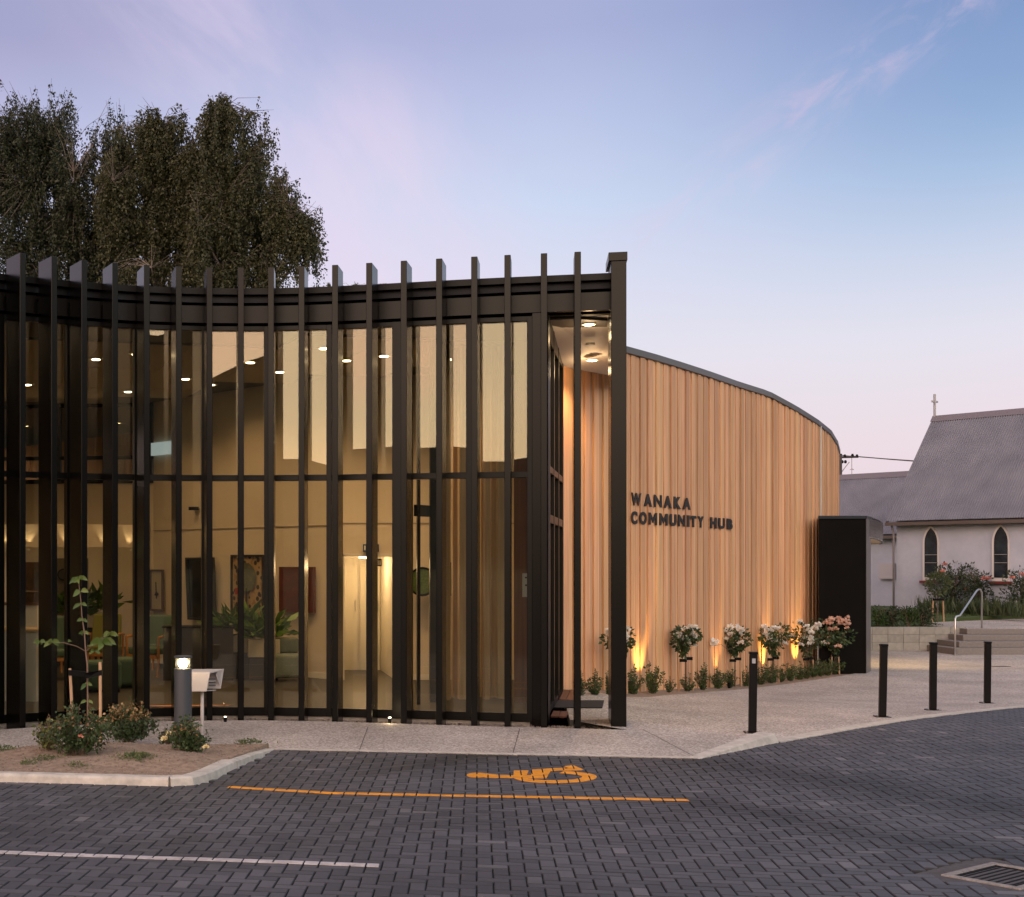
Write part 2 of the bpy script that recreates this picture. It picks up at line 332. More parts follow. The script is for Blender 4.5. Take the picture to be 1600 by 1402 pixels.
# path: exposed aggregate concrete
def aggmat():
    m = bpy.data.materials.new('exposed_aggregate'); m.use_nodes = True; t = m.node_tree; L = t.links.new; bs = t.nodes['Principled BSDF']; bs.inputs['Roughness'].default_value = .8
    g = t.nodes.new('ShaderNodeNewGeometry')
    vo = t.nodes.new('ShaderNodeTexVoronoi'); vo.inputs['Scale'].default_value = 62; L(g.outputs['Position'], vo.inputs['Vector'])
    cr = t.nodes.new('ShaderNodeValToRGB'); ramp(cr, [(0, (.20, .165, .14)), (.35, (.34, .29, .25)), (.7, (.44, .385, .345)), (1, (.64, .57, .52))])
    sp = t.nodes.new('ShaderNodeSeparateColor'); L(vo.outputs['Color'], sp.inputs[0]); L(sp.outputs[0], cr.inputs[0])
    n = t.nodes.new('ShaderNodeTexNoise'); n.inputs['Scale'].default_value = .9; n.inputs['Detail'].default_value = 5; L(g.outputs['Position'], n.inputs['Vector'])
    mrn = t.nodes.new('ShaderNodeMapRange'); mrn.inputs['From Min'].default_value = .3; mrn.inputs['From Max'].default_value = .7; mrn.inputs['To Min'].default_value = .76; mrn.inputs['To Max'].default_value = 1.12; L(n.outputs[0], mrn.inputs[0])
    mx = t.nodes.new('ShaderNodeVectorMath'); mx.operation = 'SCALE'; L(cr.outputs[0], mx.inputs[0]); L(mrn.outputs[0], mx.inputs['Scale']); L(mx.outputs[0], bs.inputs['Base Color'])
    bp = t.nodes.new('ShaderNodeBump'); bp.inputs['Strength'].default_value = .5; bp.inputs['Distance'].default_value = .004; bp.invert = True; L(vo.outputs['Distance'], bp.inputs['Height']); L(bp.outputs[0], bs.inputs['Normal'])
    return m
M_path = aggmat()
TRACKS = [(*P(1010, 1175).xy, *P(1600, 1268).xy, .85), (*P(1040, 1245).xy, *P(1560, 1335).xy, .55), (*P(560, 1205).xy, *P(740, 1185).xy, .45)]
def pavermat():
    m = bpy.data.materials.new('charcoal_paver'); m.use_nodes = True; t = m.node_tree; L = t.links.new; bs = t.nodes['Principled BSDF']
    g = t.nodes.new('ShaderNodeNewGeometry'); a = t.nodes.new('ShaderNodeAttribute'); a.attribute_name = 'rnd'; oi = t.nodes.new('ShaderNodeObjectInfo')
    ad = t.nodes.new('ShaderNodeMath'); ad.operation = 'ADD'; L(a.outputs['Fac'], ad.inputs[0]); L(oi.outputs['Random'], ad.inputs[1]); fr = t.nodes.new('ShaderNodeMath'); fr.operation = 'FRACT'; L(ad.outputs[0], fr.inputs[0])
    cr = t.nodes.new('ShaderNodeValToRGB'); ramp(cr, [(0, (.040, .040, .047)), (.4, (.053, .0525, .061)), (.8, (.066, .0645, .074)), (.96, (.074, .072, .082)), (1, (.12, .113, .12))]); L(fr.outputs[0], cr.inputs[0])
    n = t.nodes.new('ShaderNodeTexNoise'); n.inputs['Scale'].default_value = 42; n.inputs['Detail'].default_value = 6; n.inputs['Roughness'].default_value = .7; L(g.outputs['Position'], n.inputs['Vector'])
    n2 = t.nodes.new('ShaderNodeTexNoise'); n2.inputs['Scale'].default_value = .45; n2.inputs['Detail'].default_value = 5; n2.inputs['Roughness'].default_value = .62; L(g.outputs['Position'], n2.inputs['Vector'])
    m1 = t.nodes.new('ShaderNodeMapRange'); m1.inputs['To Min'].default_value = .72; m1.inputs['To Max'].default_value = 1.28; L(n.outputs[0], m1.inputs[0])
    m2 = t.nodes.new('ShaderNodeMapRange'); m2.inputs['From Min'].default_value = .3; m2.inputs['From Max'].default_value = .6; m2.inputs['To Min'].default_value = .58; m2.inputs['To Max'].default_value = 1.2; L(n2.outputs[0], m2.inputs[0])
    mm = t.nodes.new('ShaderNodeMath'); mm.operation = 'MULTIPLY'; L(m1.outputs[0], mm.inputs[0]); L(m2.outputs[0], mm.inputs[1])
    mx = t.nodes.new('ShaderNodeVectorMath'); mx.operation = 'SCALE'; L(cr.outputs[0], mx.inputs[0]); 
    # old tyre tracks sweeping round to the right, and grime packed in the joints
    sp = t.nodes.new('ShaderNodeSeparateXYZ'); L(g.outputs['Position'], sp.inputs[0])
    def M_(op, a, b_=None, c=None):
        q = t.nodes.new('ShaderNodeMath'); q.operation = op
        for i_, v_ in enumerate((a, b_, c)):
            if v_ is None: continue
            if isinstance(v_, (int, float)): q.inputs[i_].default_value = v_
            else: L(v_, q.inputs[i_])
        return q.outputs[0]
    tot = None
    for (x1, y1, x2, y2, wd) in TRACKS:
        ln = math.hypot(x2 - x1, y2 - y1); a_, b2 = -(y2 - y1) / ln, (x2 - x1) / ln
        d_ = M_('ADD', M_('ADD', M_('MULTIPLY', sp.outputs[0], a_), M_('MULTIPLY', sp.outputs[1], b2)), -(a_ * x1 + b2 * y1))
        d_ = M_('ABSOLUTE', M_('ADD', d_, M_('MULTIPLY_ADD', n2.outputs[0], 1.1, -.55)))
        f_ = M_('SUBTRACT', 1.0, M_('MINIMUM', M_('DIVIDE', d_, wd), 1.0)); al = M_('ADD', M_('MULTIPLY', sp.outputs[0], (x2 - x1) / ln), M_('ADD', M_('MULTIPLY', sp.outputs[1], (y2 - y1) / ln), -((x2 - x1) * x1 + (y2 - y1) * y1) / ln))
        en_ = t.nodes.new('ShaderNodeMapRange'); en_.interpolation_type = 'SMOOTHSTEP'; en_.inputs['From Min'].default_value = -1.0; en_.inputs['From Max'].default_value = 1.0; L(al, en_.inputs['Value'])
        f_ = M_('MULTIPLY', M_('MULTIPLY', f_, en_.outputs[0]), .62); tot = f_ if tot is None else M_('MAXIMUM', tot, f_)
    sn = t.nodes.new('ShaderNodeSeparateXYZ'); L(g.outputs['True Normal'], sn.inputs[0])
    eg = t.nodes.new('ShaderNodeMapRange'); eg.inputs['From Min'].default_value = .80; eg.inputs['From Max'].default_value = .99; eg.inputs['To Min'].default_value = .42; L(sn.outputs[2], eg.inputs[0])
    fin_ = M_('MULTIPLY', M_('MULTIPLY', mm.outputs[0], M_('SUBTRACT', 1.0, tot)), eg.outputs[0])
    L(fin_, mx.inputs['Scale']); L(mx.outputs[0], bs.inputs['Base Color'])
    rr = t.nodes.new('ShaderNodeMapRange'); rr.inputs['To Min'].default_value = .55; rr.inputs['To Max'].default_value = .8; L(n2.outputs[0], rr.inputs[0]); L(rr.outputs[0], bs.inputs['Roughness'])
    bp = t.nodes.new('ShaderNodeBump'); bp.inputs['Strength'].default_value = .45; bp.inputs['Distance'].default_value = .003; L(n.outputs[0], bp.inputs['Height']); L(bp.outputs[0], bs.inputs['Normal'])
    return m
M_paver = pavermat()
M_joint = mat('joint_sand', (.022, .019, .018), rough=1, var=.3, scale=30)

# ------------------------------------------------------------------ plan curves
fin_px = [(35.8, 484.6), (85, 479.5), (132, 473.5), (180, 469.2), (229.5, 466.0), (279.5, 463.9), (327.5, 462.5), (376.5, 462.2), (423.3, 462.4), (471, 463.8),
          (523.4, 466.0), (576.7, 469.2), (630.8, 472.6), (686, 475.9), (741, 479.0), (793, 481.6), (850, 484.2), (902.7, 486.6)]
FH = 3.654
fins = [at(px, FH * F / h).xy for px, h in fin_px]
ext = [Vector(fins[0])]
ang = math.atan2(fins[1].y - fins[0].y, fins[1].x - fins[0].x)
for k in range(6):
    ang += .075; ext.append(ext[-1] - Vector((math.cos(ang), math.sin(ang))) * .385)
fins = ext[:0:-1] + [Vector(f) for f in fins]
# smooth the curve a little
sm = [f.copy() for f in fins]
for _ in range(2):
    sm = [sm[0]] + [(sm[i - 1] + sm[i] * 2 + sm[i + 1]) / 4 for i in range(1, len(sm) - 1)] + [sm[-1]]
def nrm(path, i):
    t = (path[min(i + 1, len(path) - 1)] - path[max(i - 1, 0)]).normalized(); return Vector((-t.y, t.x))
colp = at(966.5, 16.58).xy                      # end column
line = sm + [sm[-1] + (sm[-1] - sm[-2]).normalized() * .55]
def offline(d): return [p + nrm(line, i) * d for i, p in enumerate(line)]
def onpx(path, px):
    k = (px - CX) / F
    for a, b in zip(path, path[1:]):
        ea, eb = a.x - k * a.y, b.x - k * b.y
        if ea <= 0 <= eb or eb <= 0 <= ea:
            t = ea / (ea - eb) if ea != eb else 0; return a.lerp(b, t)
    a, b = (path[-2], path[-1]); ea, eb = a.x - k * a.y, b.x - k * b.y; t = ea / (ea - eb); return a + (b - a) * t
glassline = offline(.60)
# cedar wall plan
cw = [(980.2, 337), (1019.4, 326.7), (1055, 315), (1102.5, 300.8), (1150, 283.6), (1197.5, 265.5), (1245, 245.5), (1278.3, 226.2), (1297.3, 208), (1308, 190), (1310.4, 176)]
ZT = 5.20
ZTP = [ZT - .31 * S((px - 1198) / 88) for px, h in cw]
cedar = [at(px, (z_ - H) * F / h).xy for (px, h), z_ in zip(cw, ZTP)]
ZTP = [ZT, ZT] + ZTP
d0 = Vector((-.67, -.74)); cedar = [cedar[0] + d0 * 2.0, cedar[0] + d0 * 1.0] + cedar
cs = [c.copy() for c in cedar]
cs = [cs[0]] + [(cs[i - 1] + cs[i] * 2 + cs[i + 1]) / 4 for i in range(1, len(cs) - 1)] + [cs[-1]]
cedar = cs
last = (cedar[-1] - cedar[-2]).normalized()
a0 = math.atan2(last.y, last.x)
ZTP += [ZTP[-1]] * 6
for k in range(6): a0 += .12; cedar.append(cedar[-1] + Vector((math.cos(a0), math.sin(a0))) * 1.5)
def arc(path, step):
    out_, acc = [], 0; seg = []
    L_ = [0]
    for a, b in zip(path, path[1:]): L_.append(L_[-1] + (b - a).length)
    def f(s):
        for i in range(len(path) - 1):
            if s <= L_[i + 1] or i == len(path) - 2:
                t = (s - L_[i]) / (L_[i + 1] - L_[i]); return path[i].lerp(path[i + 1], t), (path[i + 1] - path[i]).normalized()
    return f, L_[-1]
carc, clen = arc(cedar, 0)
_cl = [0.0]
for a_, b_ in zip(cedar, cedar[1:]): _cl.append(_cl[-1] + (b_ - a_).length)
def ctop(s_): return float(np.interp(s_, _cl, ZTP))
def cedar_at_px(px):
    lo, hi = 0.0, clen * .8; best = None
    k = (px - CX) / F
    s = 0.0
    while s < clen * .85:
        p, _ = carc(s); 
        if p.x / p.y >= k: return s
        s += .02
    return s
CORNER = cedar[0]                                 # where porch glass meets the cedar

# ================================================================== GROUND
ground = sheet([(-900, -900), (900, -900), (900, 900), (-900, 900)], lambda x, y: -.5, 300, 'ground', mat('dull_grass_ground', (.05, .055, .03), rough=1, var=.4, scale=.1))
tag(ground, kind='structure')
PA = R(-10.2); U = Vector((math.cos(PA), math.sin(PA))); V = Vector((-U.y, U.x))
e1 = P(430, 1172).xy; e2 = P(1090, 1186).xy; e3 = PG(1215, 1160).xy; e4 = PG(1600, 1105).xy; e5 = e4 + (e4 - e3).normalized() * 14
k0 = P(0, 1222).xy; k1 = P(268, 1229).xy; k2 = P(303, 1227).xy; k3 = P(335, 1217).xy
kl = k0 + (k0 - k1).normalized() * 8
pav_poly = [kl, k0, k1, k2, k3, e1, e2, e3, e4, e5, Vector((60, e5.y)), Vector((60, -60)), Vector((-60, -60)), Vector((-60, kl.y))]
paving = sheet([tuple(p) for p in pav_poly], lambda x, y: (G(x, y) if y > 12 else 0) - .022, 3.0, 'paving', M_joint); tag(paving, kind='structure')
# far paving beyond the laid pavers is a plain dark surface
far = MB()
def inpoly(p, poly):
    c = False; n = len(poly)
    for i in range(n):
        a, b = poly[i], poly[(i + 1) % n]
        if (a[1] > p[1]) != (b[1] > p[1]) and p[0] < (b[0] - a[0]) * (p[1] - a[1]) / (b[1] - a[1]) + a[0]: c = not c
    return c
# drain
dl, dt, db = P(1481, 1367.5).xy, P(1553, 1349.7).xy, P(1575.6, 1387).xy
du = (dt - dl).normalized(); dv = Vector((du.y, -du.x)); DL, DW = (dt - dl).length, .42
def in_drain(p, m=.0):
    q = Vector(p) - dl; a, b = q.dot(du), q.dot(dv); return -m < a < DL + m and -m < b < DW + m
# pavers
UN = .1; GAP = .0028
def pv(hor, bz=.003):
    w, l = (2, 1) if hor else (1, 2); x, y = w * UN / 2 - GAP, l * UN / 2 - GAP; b = .006; z = 0
    vs = [(-x, -y, -.02), (x, -y, -.02), (x, y, -.02), (-x, y, -.02), (-x, -y, -b * .8), (x, -y, -b * .8), (x, y, -b * .8), (-x, y, -b * .8), (-x + b, -y + b, 0), (x - b, -y + b, 0), (x - b, y - b, 0), (-x + b, y - b, 0)]
    fs = [(0, 1, 5, 4), (1, 2, 6, 5), (2, 3, 7, 6), (3, 0, 4, 7), (4, 5, 9, 8), (5, 6, 10, 9), (6, 7, 11, 10), (7, 4, 8, 11), (8, 9, 10, 11)]
    return vs, fs
org = P(745, 1300).xy
allp = []
polyt = [tuple(p) for p in pav_poly]
for i in range(-150, 200):
    for j in range(-80, 150):
        k = (i - j) % 4
        if k == 0: c = ((i + 1) * UN, (j + .5) * UN); hor = True
        elif k == 3: c = ((i + .5) * UN, (j + 1) * UN); hor = False
        else: continue
        wob = .006 * mnoise.noise(Vector((c[0] * .8, c[1] * .8, 0))); wob2 = .006 * mnoise.noise(Vector((c[0] * .8, c[1] * .8, 9)))
        w = org + U * (c[0] + wob) + V * (c[1] + wob2)
        if w.y < 5.8 or w.y > 24 or w.x < -9 or w.x > 19: continue
        pxx = CX + w.x * F / w.y
        if pxx < -1300 or pxx > 2900: continue
        if not inpoly(w, polyt) and min((w - e1).length, 9) > 0:
            if not (inpoly(w - V * .09, polyt) or inpoly(w - U * .08, polyt)): continue
        if in_drain(w, .13): continue
        allp.append((w, hor, pxx))
def pyof(w): return HZ + H * F / w.y
vis = sorted([q for q in allp if -10 < q[2] < 1610 and pyof(q[0]) < 1410], key=lambda q: q[0].y)
near = set(id(q[0]) for q in vis[:300])
pm = {}
for hor in (True, False):
    vs, fs = pv(hor); me = bpy.data.meshes.new('paver'); me.from_pydata(vs, [], fs); me.materials.append(M_paver); pm[hor] = me
big_v, big_f, big_r = [], [], []
for (w, hor, pxx) in allp:
    z = G(w.x, w.y) + random.uniform(-.0018, .0012); rz = PA + random.gauss(0, .008); tx, ty = random.gauss(0, .006), random.gauss(0, .006)
    if id(w) in near:
        o = bpy.data.objects.new('paver', pm[hor]); COL.objects.link(o); o.parent = paving; o.location = (w.x, w.y, z); o.rotation_euler = (tx, ty, rz)
    else:
        vs, fs = pv(hor); c, s = math.cos(rz), math.sin(rz); b = len(big_v)
        for (x, y, zz) in vs: big_v.append((w.x + c * x - s * y, w.y + s * x + c * y, z + zz + x * ty + y * tx))
        big_f += [tuple(q + b for q in f) for f in fs]; big_r += [random.random()] * len(fs)
me = bpy.data.meshes.new('pavers'); me.from_pydata(big_v, [], big_f); me.attributes.new('rnd', 'FLOAT', 'FACE').data.foreach_set('value', big_r)
o = link('paver', me, M_paver, paving); tag(o, kind='stuff')

# painted markings, broken at every paver joint
def clip(sub, rect):
    def ins(p, a, b): return (b[0] - a[0]) * (p[1] - a[1]) - (b[1] - a[1]) * (p[0] - a[0]) >= 0
    out_ = sub
    for i in range(4):
        a, b = rect[i], rect[(i + 1) % 4]; inp = out_; out_ = []
        if not inp: return []
        s = inp[-1]
        for e in inp:
            if ins(e, a, b) != ins(s, a, b):
                x1, y1, x2, y2 = s[0], s[1], e[0], e[1]; x3, y3, x4, y4 = a[0], a[1], b[0], b[1]
                den = (x1 - x2) * (y3 - y4) - (y1 - y2) * (x3 - x4)
                if abs(den) > 1e-12:
                    t = ((x1 - x3) * (y3 - y4) - (y1 - y3) * (x3 - x4)) / den; out_.append((x1 + t * (x2 - x1), y1 + t * (y2 - y1)))
            if ins(e, a, b): out_.append(e)
            s = e
    return out_
def marking(polys, name, m, inset=.006):
    mb = MB()
    for (w, hor, _) in allp:
        hx, hy = ((UN, UN / 2) if hor else (UN / 2, UN)); hx -= inset; hy -= inset
        rect = [tuple(w + U * sx * hx + V * sy * hy) for sx, sy in ((-1, -1), (1, -1), (1, 1), (-1, 1))]
        for poly in polys:
            if min((Vector(p) - w).length for p in poly) > 3.5: continue
            c = clip(poly, rect)
            if len(c) > 2:
                a = abs(sum(c[i][0] * c[(i + 1) % len(c)][1] - c[(i + 1) % len(c)][0] * c[i][1] for i in range(len(c)))) / 2
                if a > 4e-5: mb.prism(c, G(w.x, w.y) + .0005, G(w.x, w.y) + .0040 + .00025 * (polys.index(poly) % 8))
    return mb.build(name, m)
def stripe(a, b, w, n=14, wob=.008):
    """quads with a slightly wavering hand-sprayed edge"""
    a, b = Vector(a), Vector(b); t = (b - a).normalized(); nn = Vector((-t.y, t.x)); out_ = []
    L_ = (b - a).length; pts = [a + t * L_ * i / n for i in range(n + 1)]; o1 = [random.uniform(-wob, wob) for _ in pts]
    for i in range(n):
        out_.append([tuple(pts[i] + nn * (o1[i] - w / 2)), tuple(pts[i + 1] + nn * (o1[i + 1] - w / 2)), tuple(pts[i + 1] + nn * (o1[i + 1] + w / 2)), tuple(pts[i] + nn * (o1[i] + w / 2))])
    return out_
M_yel = mat('yellow_road_paint', (.50, .19, .015), rough=.6, col2=(.78, .31, .01), scale=9, detail=9)
M_wht = mat('white_road_paint', (.26, .24, .25), rough=.6, col2=(.52, .48, .48), scale=7, detail=9)
tag(marking(stripe(P(357, 1230).xy, P(520, 1240).xy, .085, 5) + stripe(P(520, 1240).xy, P(1075, 1250.5).xy, .085, 12), 'yellow_line', M_yel), 'long yellow bay line painted across the charcoal pavers below the wheelchair symbol', 'road marking', kind='structure')
tag(marking(stripe(P(-300, 1322).xy, P(592, 1353).xy, .085, 16), 'white_line', M_wht), 'white bay line painted across the pavers nearest the camera', 'road marking', kind='structure')
def zp(x, y): return tuple(P(680 + x / 5.333, 1160 + y / 5.333).xy)     # wheelchair symbol outline on the ground
def ell(cx, cy, rx, ry, n=18): return [zp(cx + rx * math.cos(2 * math.pi * k / n), cy + ry * math.sin(2 * math.pi * k / n)) for k in range(n)]
sym = [ell(350, 276, 88, 20), [zp(420, 262), zp(500, 272), zp(660, 280), zp(660, 298), zp(500, 298), zp(410, 294)],
       [zp(655, 238), zp(778, 238), zp(762, 276), zp(800, 277), zp(812, 230), zp(905, 228), zp(960, 246), zp(925, 302), zp(650, 298)][:],
       [zp(812, 230), zp(1085, 214), zp(1085, 234), zp(900, 248)], [zp(1075, 203), zp(1150, 194), zp(1235, 230), zp(1210, 235), zp(1060, 240), zp(1110, 216)]]
out_, inn = [], []
for k in range(22):
    a = R(178 - k * 256 / 21)
    out_.append((1000 + 348 * math.cos(a) * 1.0, 292 + 49 * math.sin(a))); inn.append((985 + 240 * math.cos(a), 290 + 31 * math.sin(a)))
for k in range(21): sym.append([zp(*out_[k]), zp(*out_[k + 1]), zp(*inn[k + 1]), zp(*inn[k])])
# split the concave torso into convex pieces
sym[2:3] = [[zp(655, 238), zp(778, 238), zp(762, 276), zp(800, 277), zp(800, 302), zp(650, 298)], [zp(800, 240), zp(812, 230), zp(905, 228), zp(960, 246), zp(925, 302), zp(800, 302)]]
tag(marking(sym, 'wheelchair_symbol', M_yel), 'yellow wheelchair symbol painted on the charcoal pavers', 'road marking', kind='structure')

# drain grate
o = empty('drain_grate', (dl.x, dl.y, 0), label='rectangular iron drain grate in a worn concrete surround set in the pavers', cat='drain')
def dp(a, b): q = du * a + dv * b; return (q.x, q.y)
mb = MB()
for a0_, a1_, b0_, b1_ in ((-.03, DL + .03, -.03, .02), (-.03, DL + .03, DW - .02, DW + .03), (-.03, .02, .02, DW - .02), (DL - .02, DL + .03, .02, DW - .02)):
    mb.prism([dp(a0_, b0_), dp(a1_, b0_), dp(a1_, b1_), dp(a0_, b1_)], -.03, .004)
bev(mb.build('concrete_surround', mat('worn_concrete', (.20, .18, .17), rough=.9, var=.3, scale=20), o), .004)
M_iron = mat('cast_iron', (.004, .004, .004), rough=.8, spec=.15)
mb = MB()
for b0_ in (.022, DW - .047): mb.prism([dp(.025, b0_), dp(DL - .025, b0_), dp(DL - .025, b0_ + .025), dp(.025, b0_ + .025)], -.03, -.002)
for a0_ in (.022, DL - .047): mb.prism([dp(a0_, .047), dp(a0_ + .025, .047), dp(a0_ + .025, DW - .047), dp(a0_, DW - .047)], -.03, -.003)
mb.build('frame', M_iron, o)
for k in range(7):
    b0_ = .06 + k * (DW - .135) / 6
    MB().prism([dp(.047, b0_), dp(DL - .047, b0_), dp(DL - .047, b0_ + .016), dp(.047, b0_ + .016)], -.03, -.004).build('bar', M_iron, o)
MB().prism([dp(.0, .0), dp(DL, .0), dp(DL, DW), dp(0, DW)], -.3, -.1).build('pit_floor', mat('pit_black', (.004, .004, .004)), o)
# mortar apron round the grate
ap = MB().prism([tuple(dl + Vector(dp(-.17, -.15))), tuple(dl + Vector(dp(DL + .17, -.17))), tuple(dl + Vector(dp(DL + .17, DW + .18))), tuple(dl + Vector(dp(-.2, DW + .17)))], -.02, -.006)
o2 = ap.build('mortar_apron', mat('dark_mortar', (.055, .05, .052), rough=.9, var=.25, scale=16, bump=.5, bscale=60)); o2.parent = o; o2.location = (-dl.x, -dl.y, 0)

# path
b0p = P(0, 1183).xy; b1p = P(190, 1173).xy; b2p = P(420, 1171).xy
bl = Vector((b0p.x - 8, b0p.y - .3))
front_off = offline(-.07)
pitfront = [tuple(p) for p in front_off]
pit_r = Vector((5.06, 16.45)); pit_rb = Vector((5.06, 17.12))
slab_l = Vector((CORNER.x - .55, 17.12))
path_poly = [tuple(bl), tuple(b0p), tuple(b1p), tuple(b2p), tuple(e1), tuple(e2), tuple(e3), tuple(e4), tuple(e5), (40, e5.y), (40, 35.3), (15, 35.3)]
bedw = [PG(px, py).xy for px, py in ((1345, 1051), (1320, 1056), (1280, 1062), (1240, 1068), (1200, 1073), (1165, 1077), (1130, 1080), (1085, 1084), (1040, 1087), (980, 1090), (935, 1091), (905, 1092))]
path_poly += [tuple(p) for p in bedw] + [tuple(CORNER + Vector((.22, .05))), tuple(CORNER + Vector((-.02, -.05))), tuple(slab_l), tuple(pit_rb), tuple(pit_r)]
path_poly += pitfront[::-1] + [(-9, pitfront[0][1] - 1.2)]
path = sheet(path_poly, lambda x, y: G(x, y) + .006, .6, 'footpath', M_path, skirt=.13); tag(path, kind='structure')

for (a, b) in ((P(560, 1178).xy, P(575, 1137).xy), (P(800, 1184).xy, P(812, 1140).xy), (PG(1003, 1140).xy, PG(1090, 1186).xy)):
    pts_ = [a.lerp(b, k / 8) for k in range(9)]; mbs = MB()
    for p0, p1 in zip(pts_, pts_[1:]):
        t_ = (p1 - p0).normalized() * .0; nn = Vector((-(p1 - p0).y, (p1 - p0).x)).normalized() * .004
        mbs.add([(*(p0 - nn), G(*p0) + .0085), (*(p1 - nn), G(*p1) + .0085), (*(p1 + nn), G(*p1) + .0085), (*(p0 + nn), G(*p0) + .0085)], [(0, 1, 2, 3)])
    tag(mbs.build('path_joint', mat('saw_cut', (.09, .075, .065), rough=1)), kind='structure')
# raised kerb by the first bollard, then flush strip
kerb = MB()
def kerb_seg(a, b, w0, w1, za0, za1, zb0=None):
    pass
t_ = (e3 - e2).normalized(); n_ = Vector((t_.y, -t_.x))
q = e2 - n_ * .06; r_ = e3 - n_ * .10
kv = [(q.x, q.y, .002), (r_.x - t_.x * .02, r_.y - t_.y * .02, .002), (r_.x, r_.y, .085), (q.x, q.y, .012)]
A = [(e2 + n_ * .02), (e3 + n_ * .03), (e3 - n_ * .22), (e2 - n_ * .10)]
kerb.add([(A[0].x, A[0].y, -.03), (A[1].x, A[1].y, -.03), (A[2].x, A[2].y, -.03), (A[3].x, A[3].y, -.03), (A[0].x, A[0].y, .010), (A[1].x - n_.x * .05, A[1].y - n_.y * .05, .095), (A[2].x, A[2].y, .10), (A[3].x, A[3].y, .012)],
         [(3, 2, 1, 0), (4, 5, 6, 7), (0, 1, 5, 4), (1, 2, 6, 5), (2, 3, 7, 6), (3, 0, 4, 7)])
o = kerb.build('kerb', M_conc); bev(o, .012, 2); tag(o, 'short raised pale concrete kerb ramping up beside the first black bollard', 'kerb')
strip = MB(); t_ = (e5 - e3).normalized(); n_ = Vector((t_.y, -t_.x)); prev = None
npt = 26
top = []
for k in range(npt + 1):
    c = e3.lerp(e5, k / npt); wo = .03 + .035 * mnoise.noise(Vector((k * .7, 3, 0))) ; top.append((c + n_ * wo, c - n_ * (.14 + .015 * mnoise.noise(Vector((k * .9, 7, 0))))))
for (a, b), (c, d) in zip(top, top[1:]):
    z = [G(p.x, p.y) + .010 for p in (a, c, d, b)]
    strip.add([(a.x, a.y, z[0]), (c.x, c.y, z[1]), (d.x, d.y, z[2]), (b.x, b.y, z[3]), (a.x, a.y, z[0] - .04), (c.x, c.y, z[1] - .04)], [(0, 1, 2, 3), (4, 5, 1, 0)])
o = strip.build('kerb_strip', M_conc); tag(o, kind='structure')
strip = MB().bar(e1, e2, .0, .09, -.02, .0095); o = strip.build('edge_strip', M_conc); tag(o, kind='structure')

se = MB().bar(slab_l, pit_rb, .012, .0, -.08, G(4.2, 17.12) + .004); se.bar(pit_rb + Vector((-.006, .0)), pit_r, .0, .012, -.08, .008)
tag(se.build('slab_edge', mat('smooth_shaded_edge', (.085, .078, .072), rough=.8, var=.2, scale=8)), kind='structure')  # smooth grey edge, with the shade on its face put into the colour
# garden bed, kerb around it
def bedz(x, y):
    d = max(0, min(1, (y - 12.4) / .5)); bump = .05 * mnoise.noise(Vector((x * 1.3, y * 1.3, 0))) + .02 * mnoise.noise(Vector((x * 5, y * 5, 4)))
    return .055 + .06 * S((x + 2.6) / 1.2) * S((.1 - x) / .6) * S((y - 12.6) / .7) * S((14.7 - y) / .6) + bump * .7 * S((y - 12.5) / .3) * S((14.75 - y) / .3) * S((.45 - x) / .3)
inset = lambda p, q: p
bed_poly = [tuple(kl + Vector((0, .08))), tuple(k0 + Vector((0, .08))), tuple(k1 + Vector((0, .08))), tuple(k2 + Vector((-.03, .09))), tuple(k3 + Vector((-.08, .05))), tuple(e1 + Vector((-.10, .02))), tuple(b2p + Vector((0, .03))), tuple(b1p + Vector((0, .04))), tuple(b0p + Vector((0, .04))), tuple(bl)]
bed = sheet(bed_poly, bedz, .09, 'garden_bed_soil', M_soil, skirt=.1); tag(bed, kind='structure')
kp = [kl, k0, k1, k2, k3, k3.lerp(e1, .5), e1]
mb = MB(); sp_ = [tuple(kp[0]), tuple(kp[1]), tuple(k0.lerp(k1, .6)), tuple(k1 + (k0 - k1).normalized() * .03)]
def kprof(h): return [(0, -.03), (.015, h * .8), (.04, h), (.15, h), (.165, h * .9), (.165, -.03)]
ke = empty('bed_kerb', (0, 0, 0), label='pale concrete kerb edging the rose bed beside the pavers', cat='kerb')
o = MB().sweep(sp_, kprof(.072)).build('straight_kerb', M_conc, ke); bev(o, .008, 2)
cor = [tuple(k1), tuple(k1.lerp(k2, .5)), tuple(k2), tuple(k2.lerp(k3, .5) + Vector((.01, -.01))), tuple(k3), tuple(k3.lerp(e1, .35))]
o = MB().sweep(cor, kprof(.075)).build('corner_kerb', M_conc, ke)
mbk = MB(); pts = [k3.lerp(e1, .36), k3.lerp(e1, .7), e1]
o = MB().sweep([tuple(p) for p in pts], kprof(.072)).build('side_kerb', M_conc, ke)
for v in o.data.vertices:                        # ramps down to the path
    t = max(0, min(1, (v.co.y - 13.6) / 1.1)); 
    if v.co.z > 0: v.co.z = v.co.z * (1 - t * .88)
for oo in ke.children: 
    for p in oo.data.polygons: p.use_smooth = False

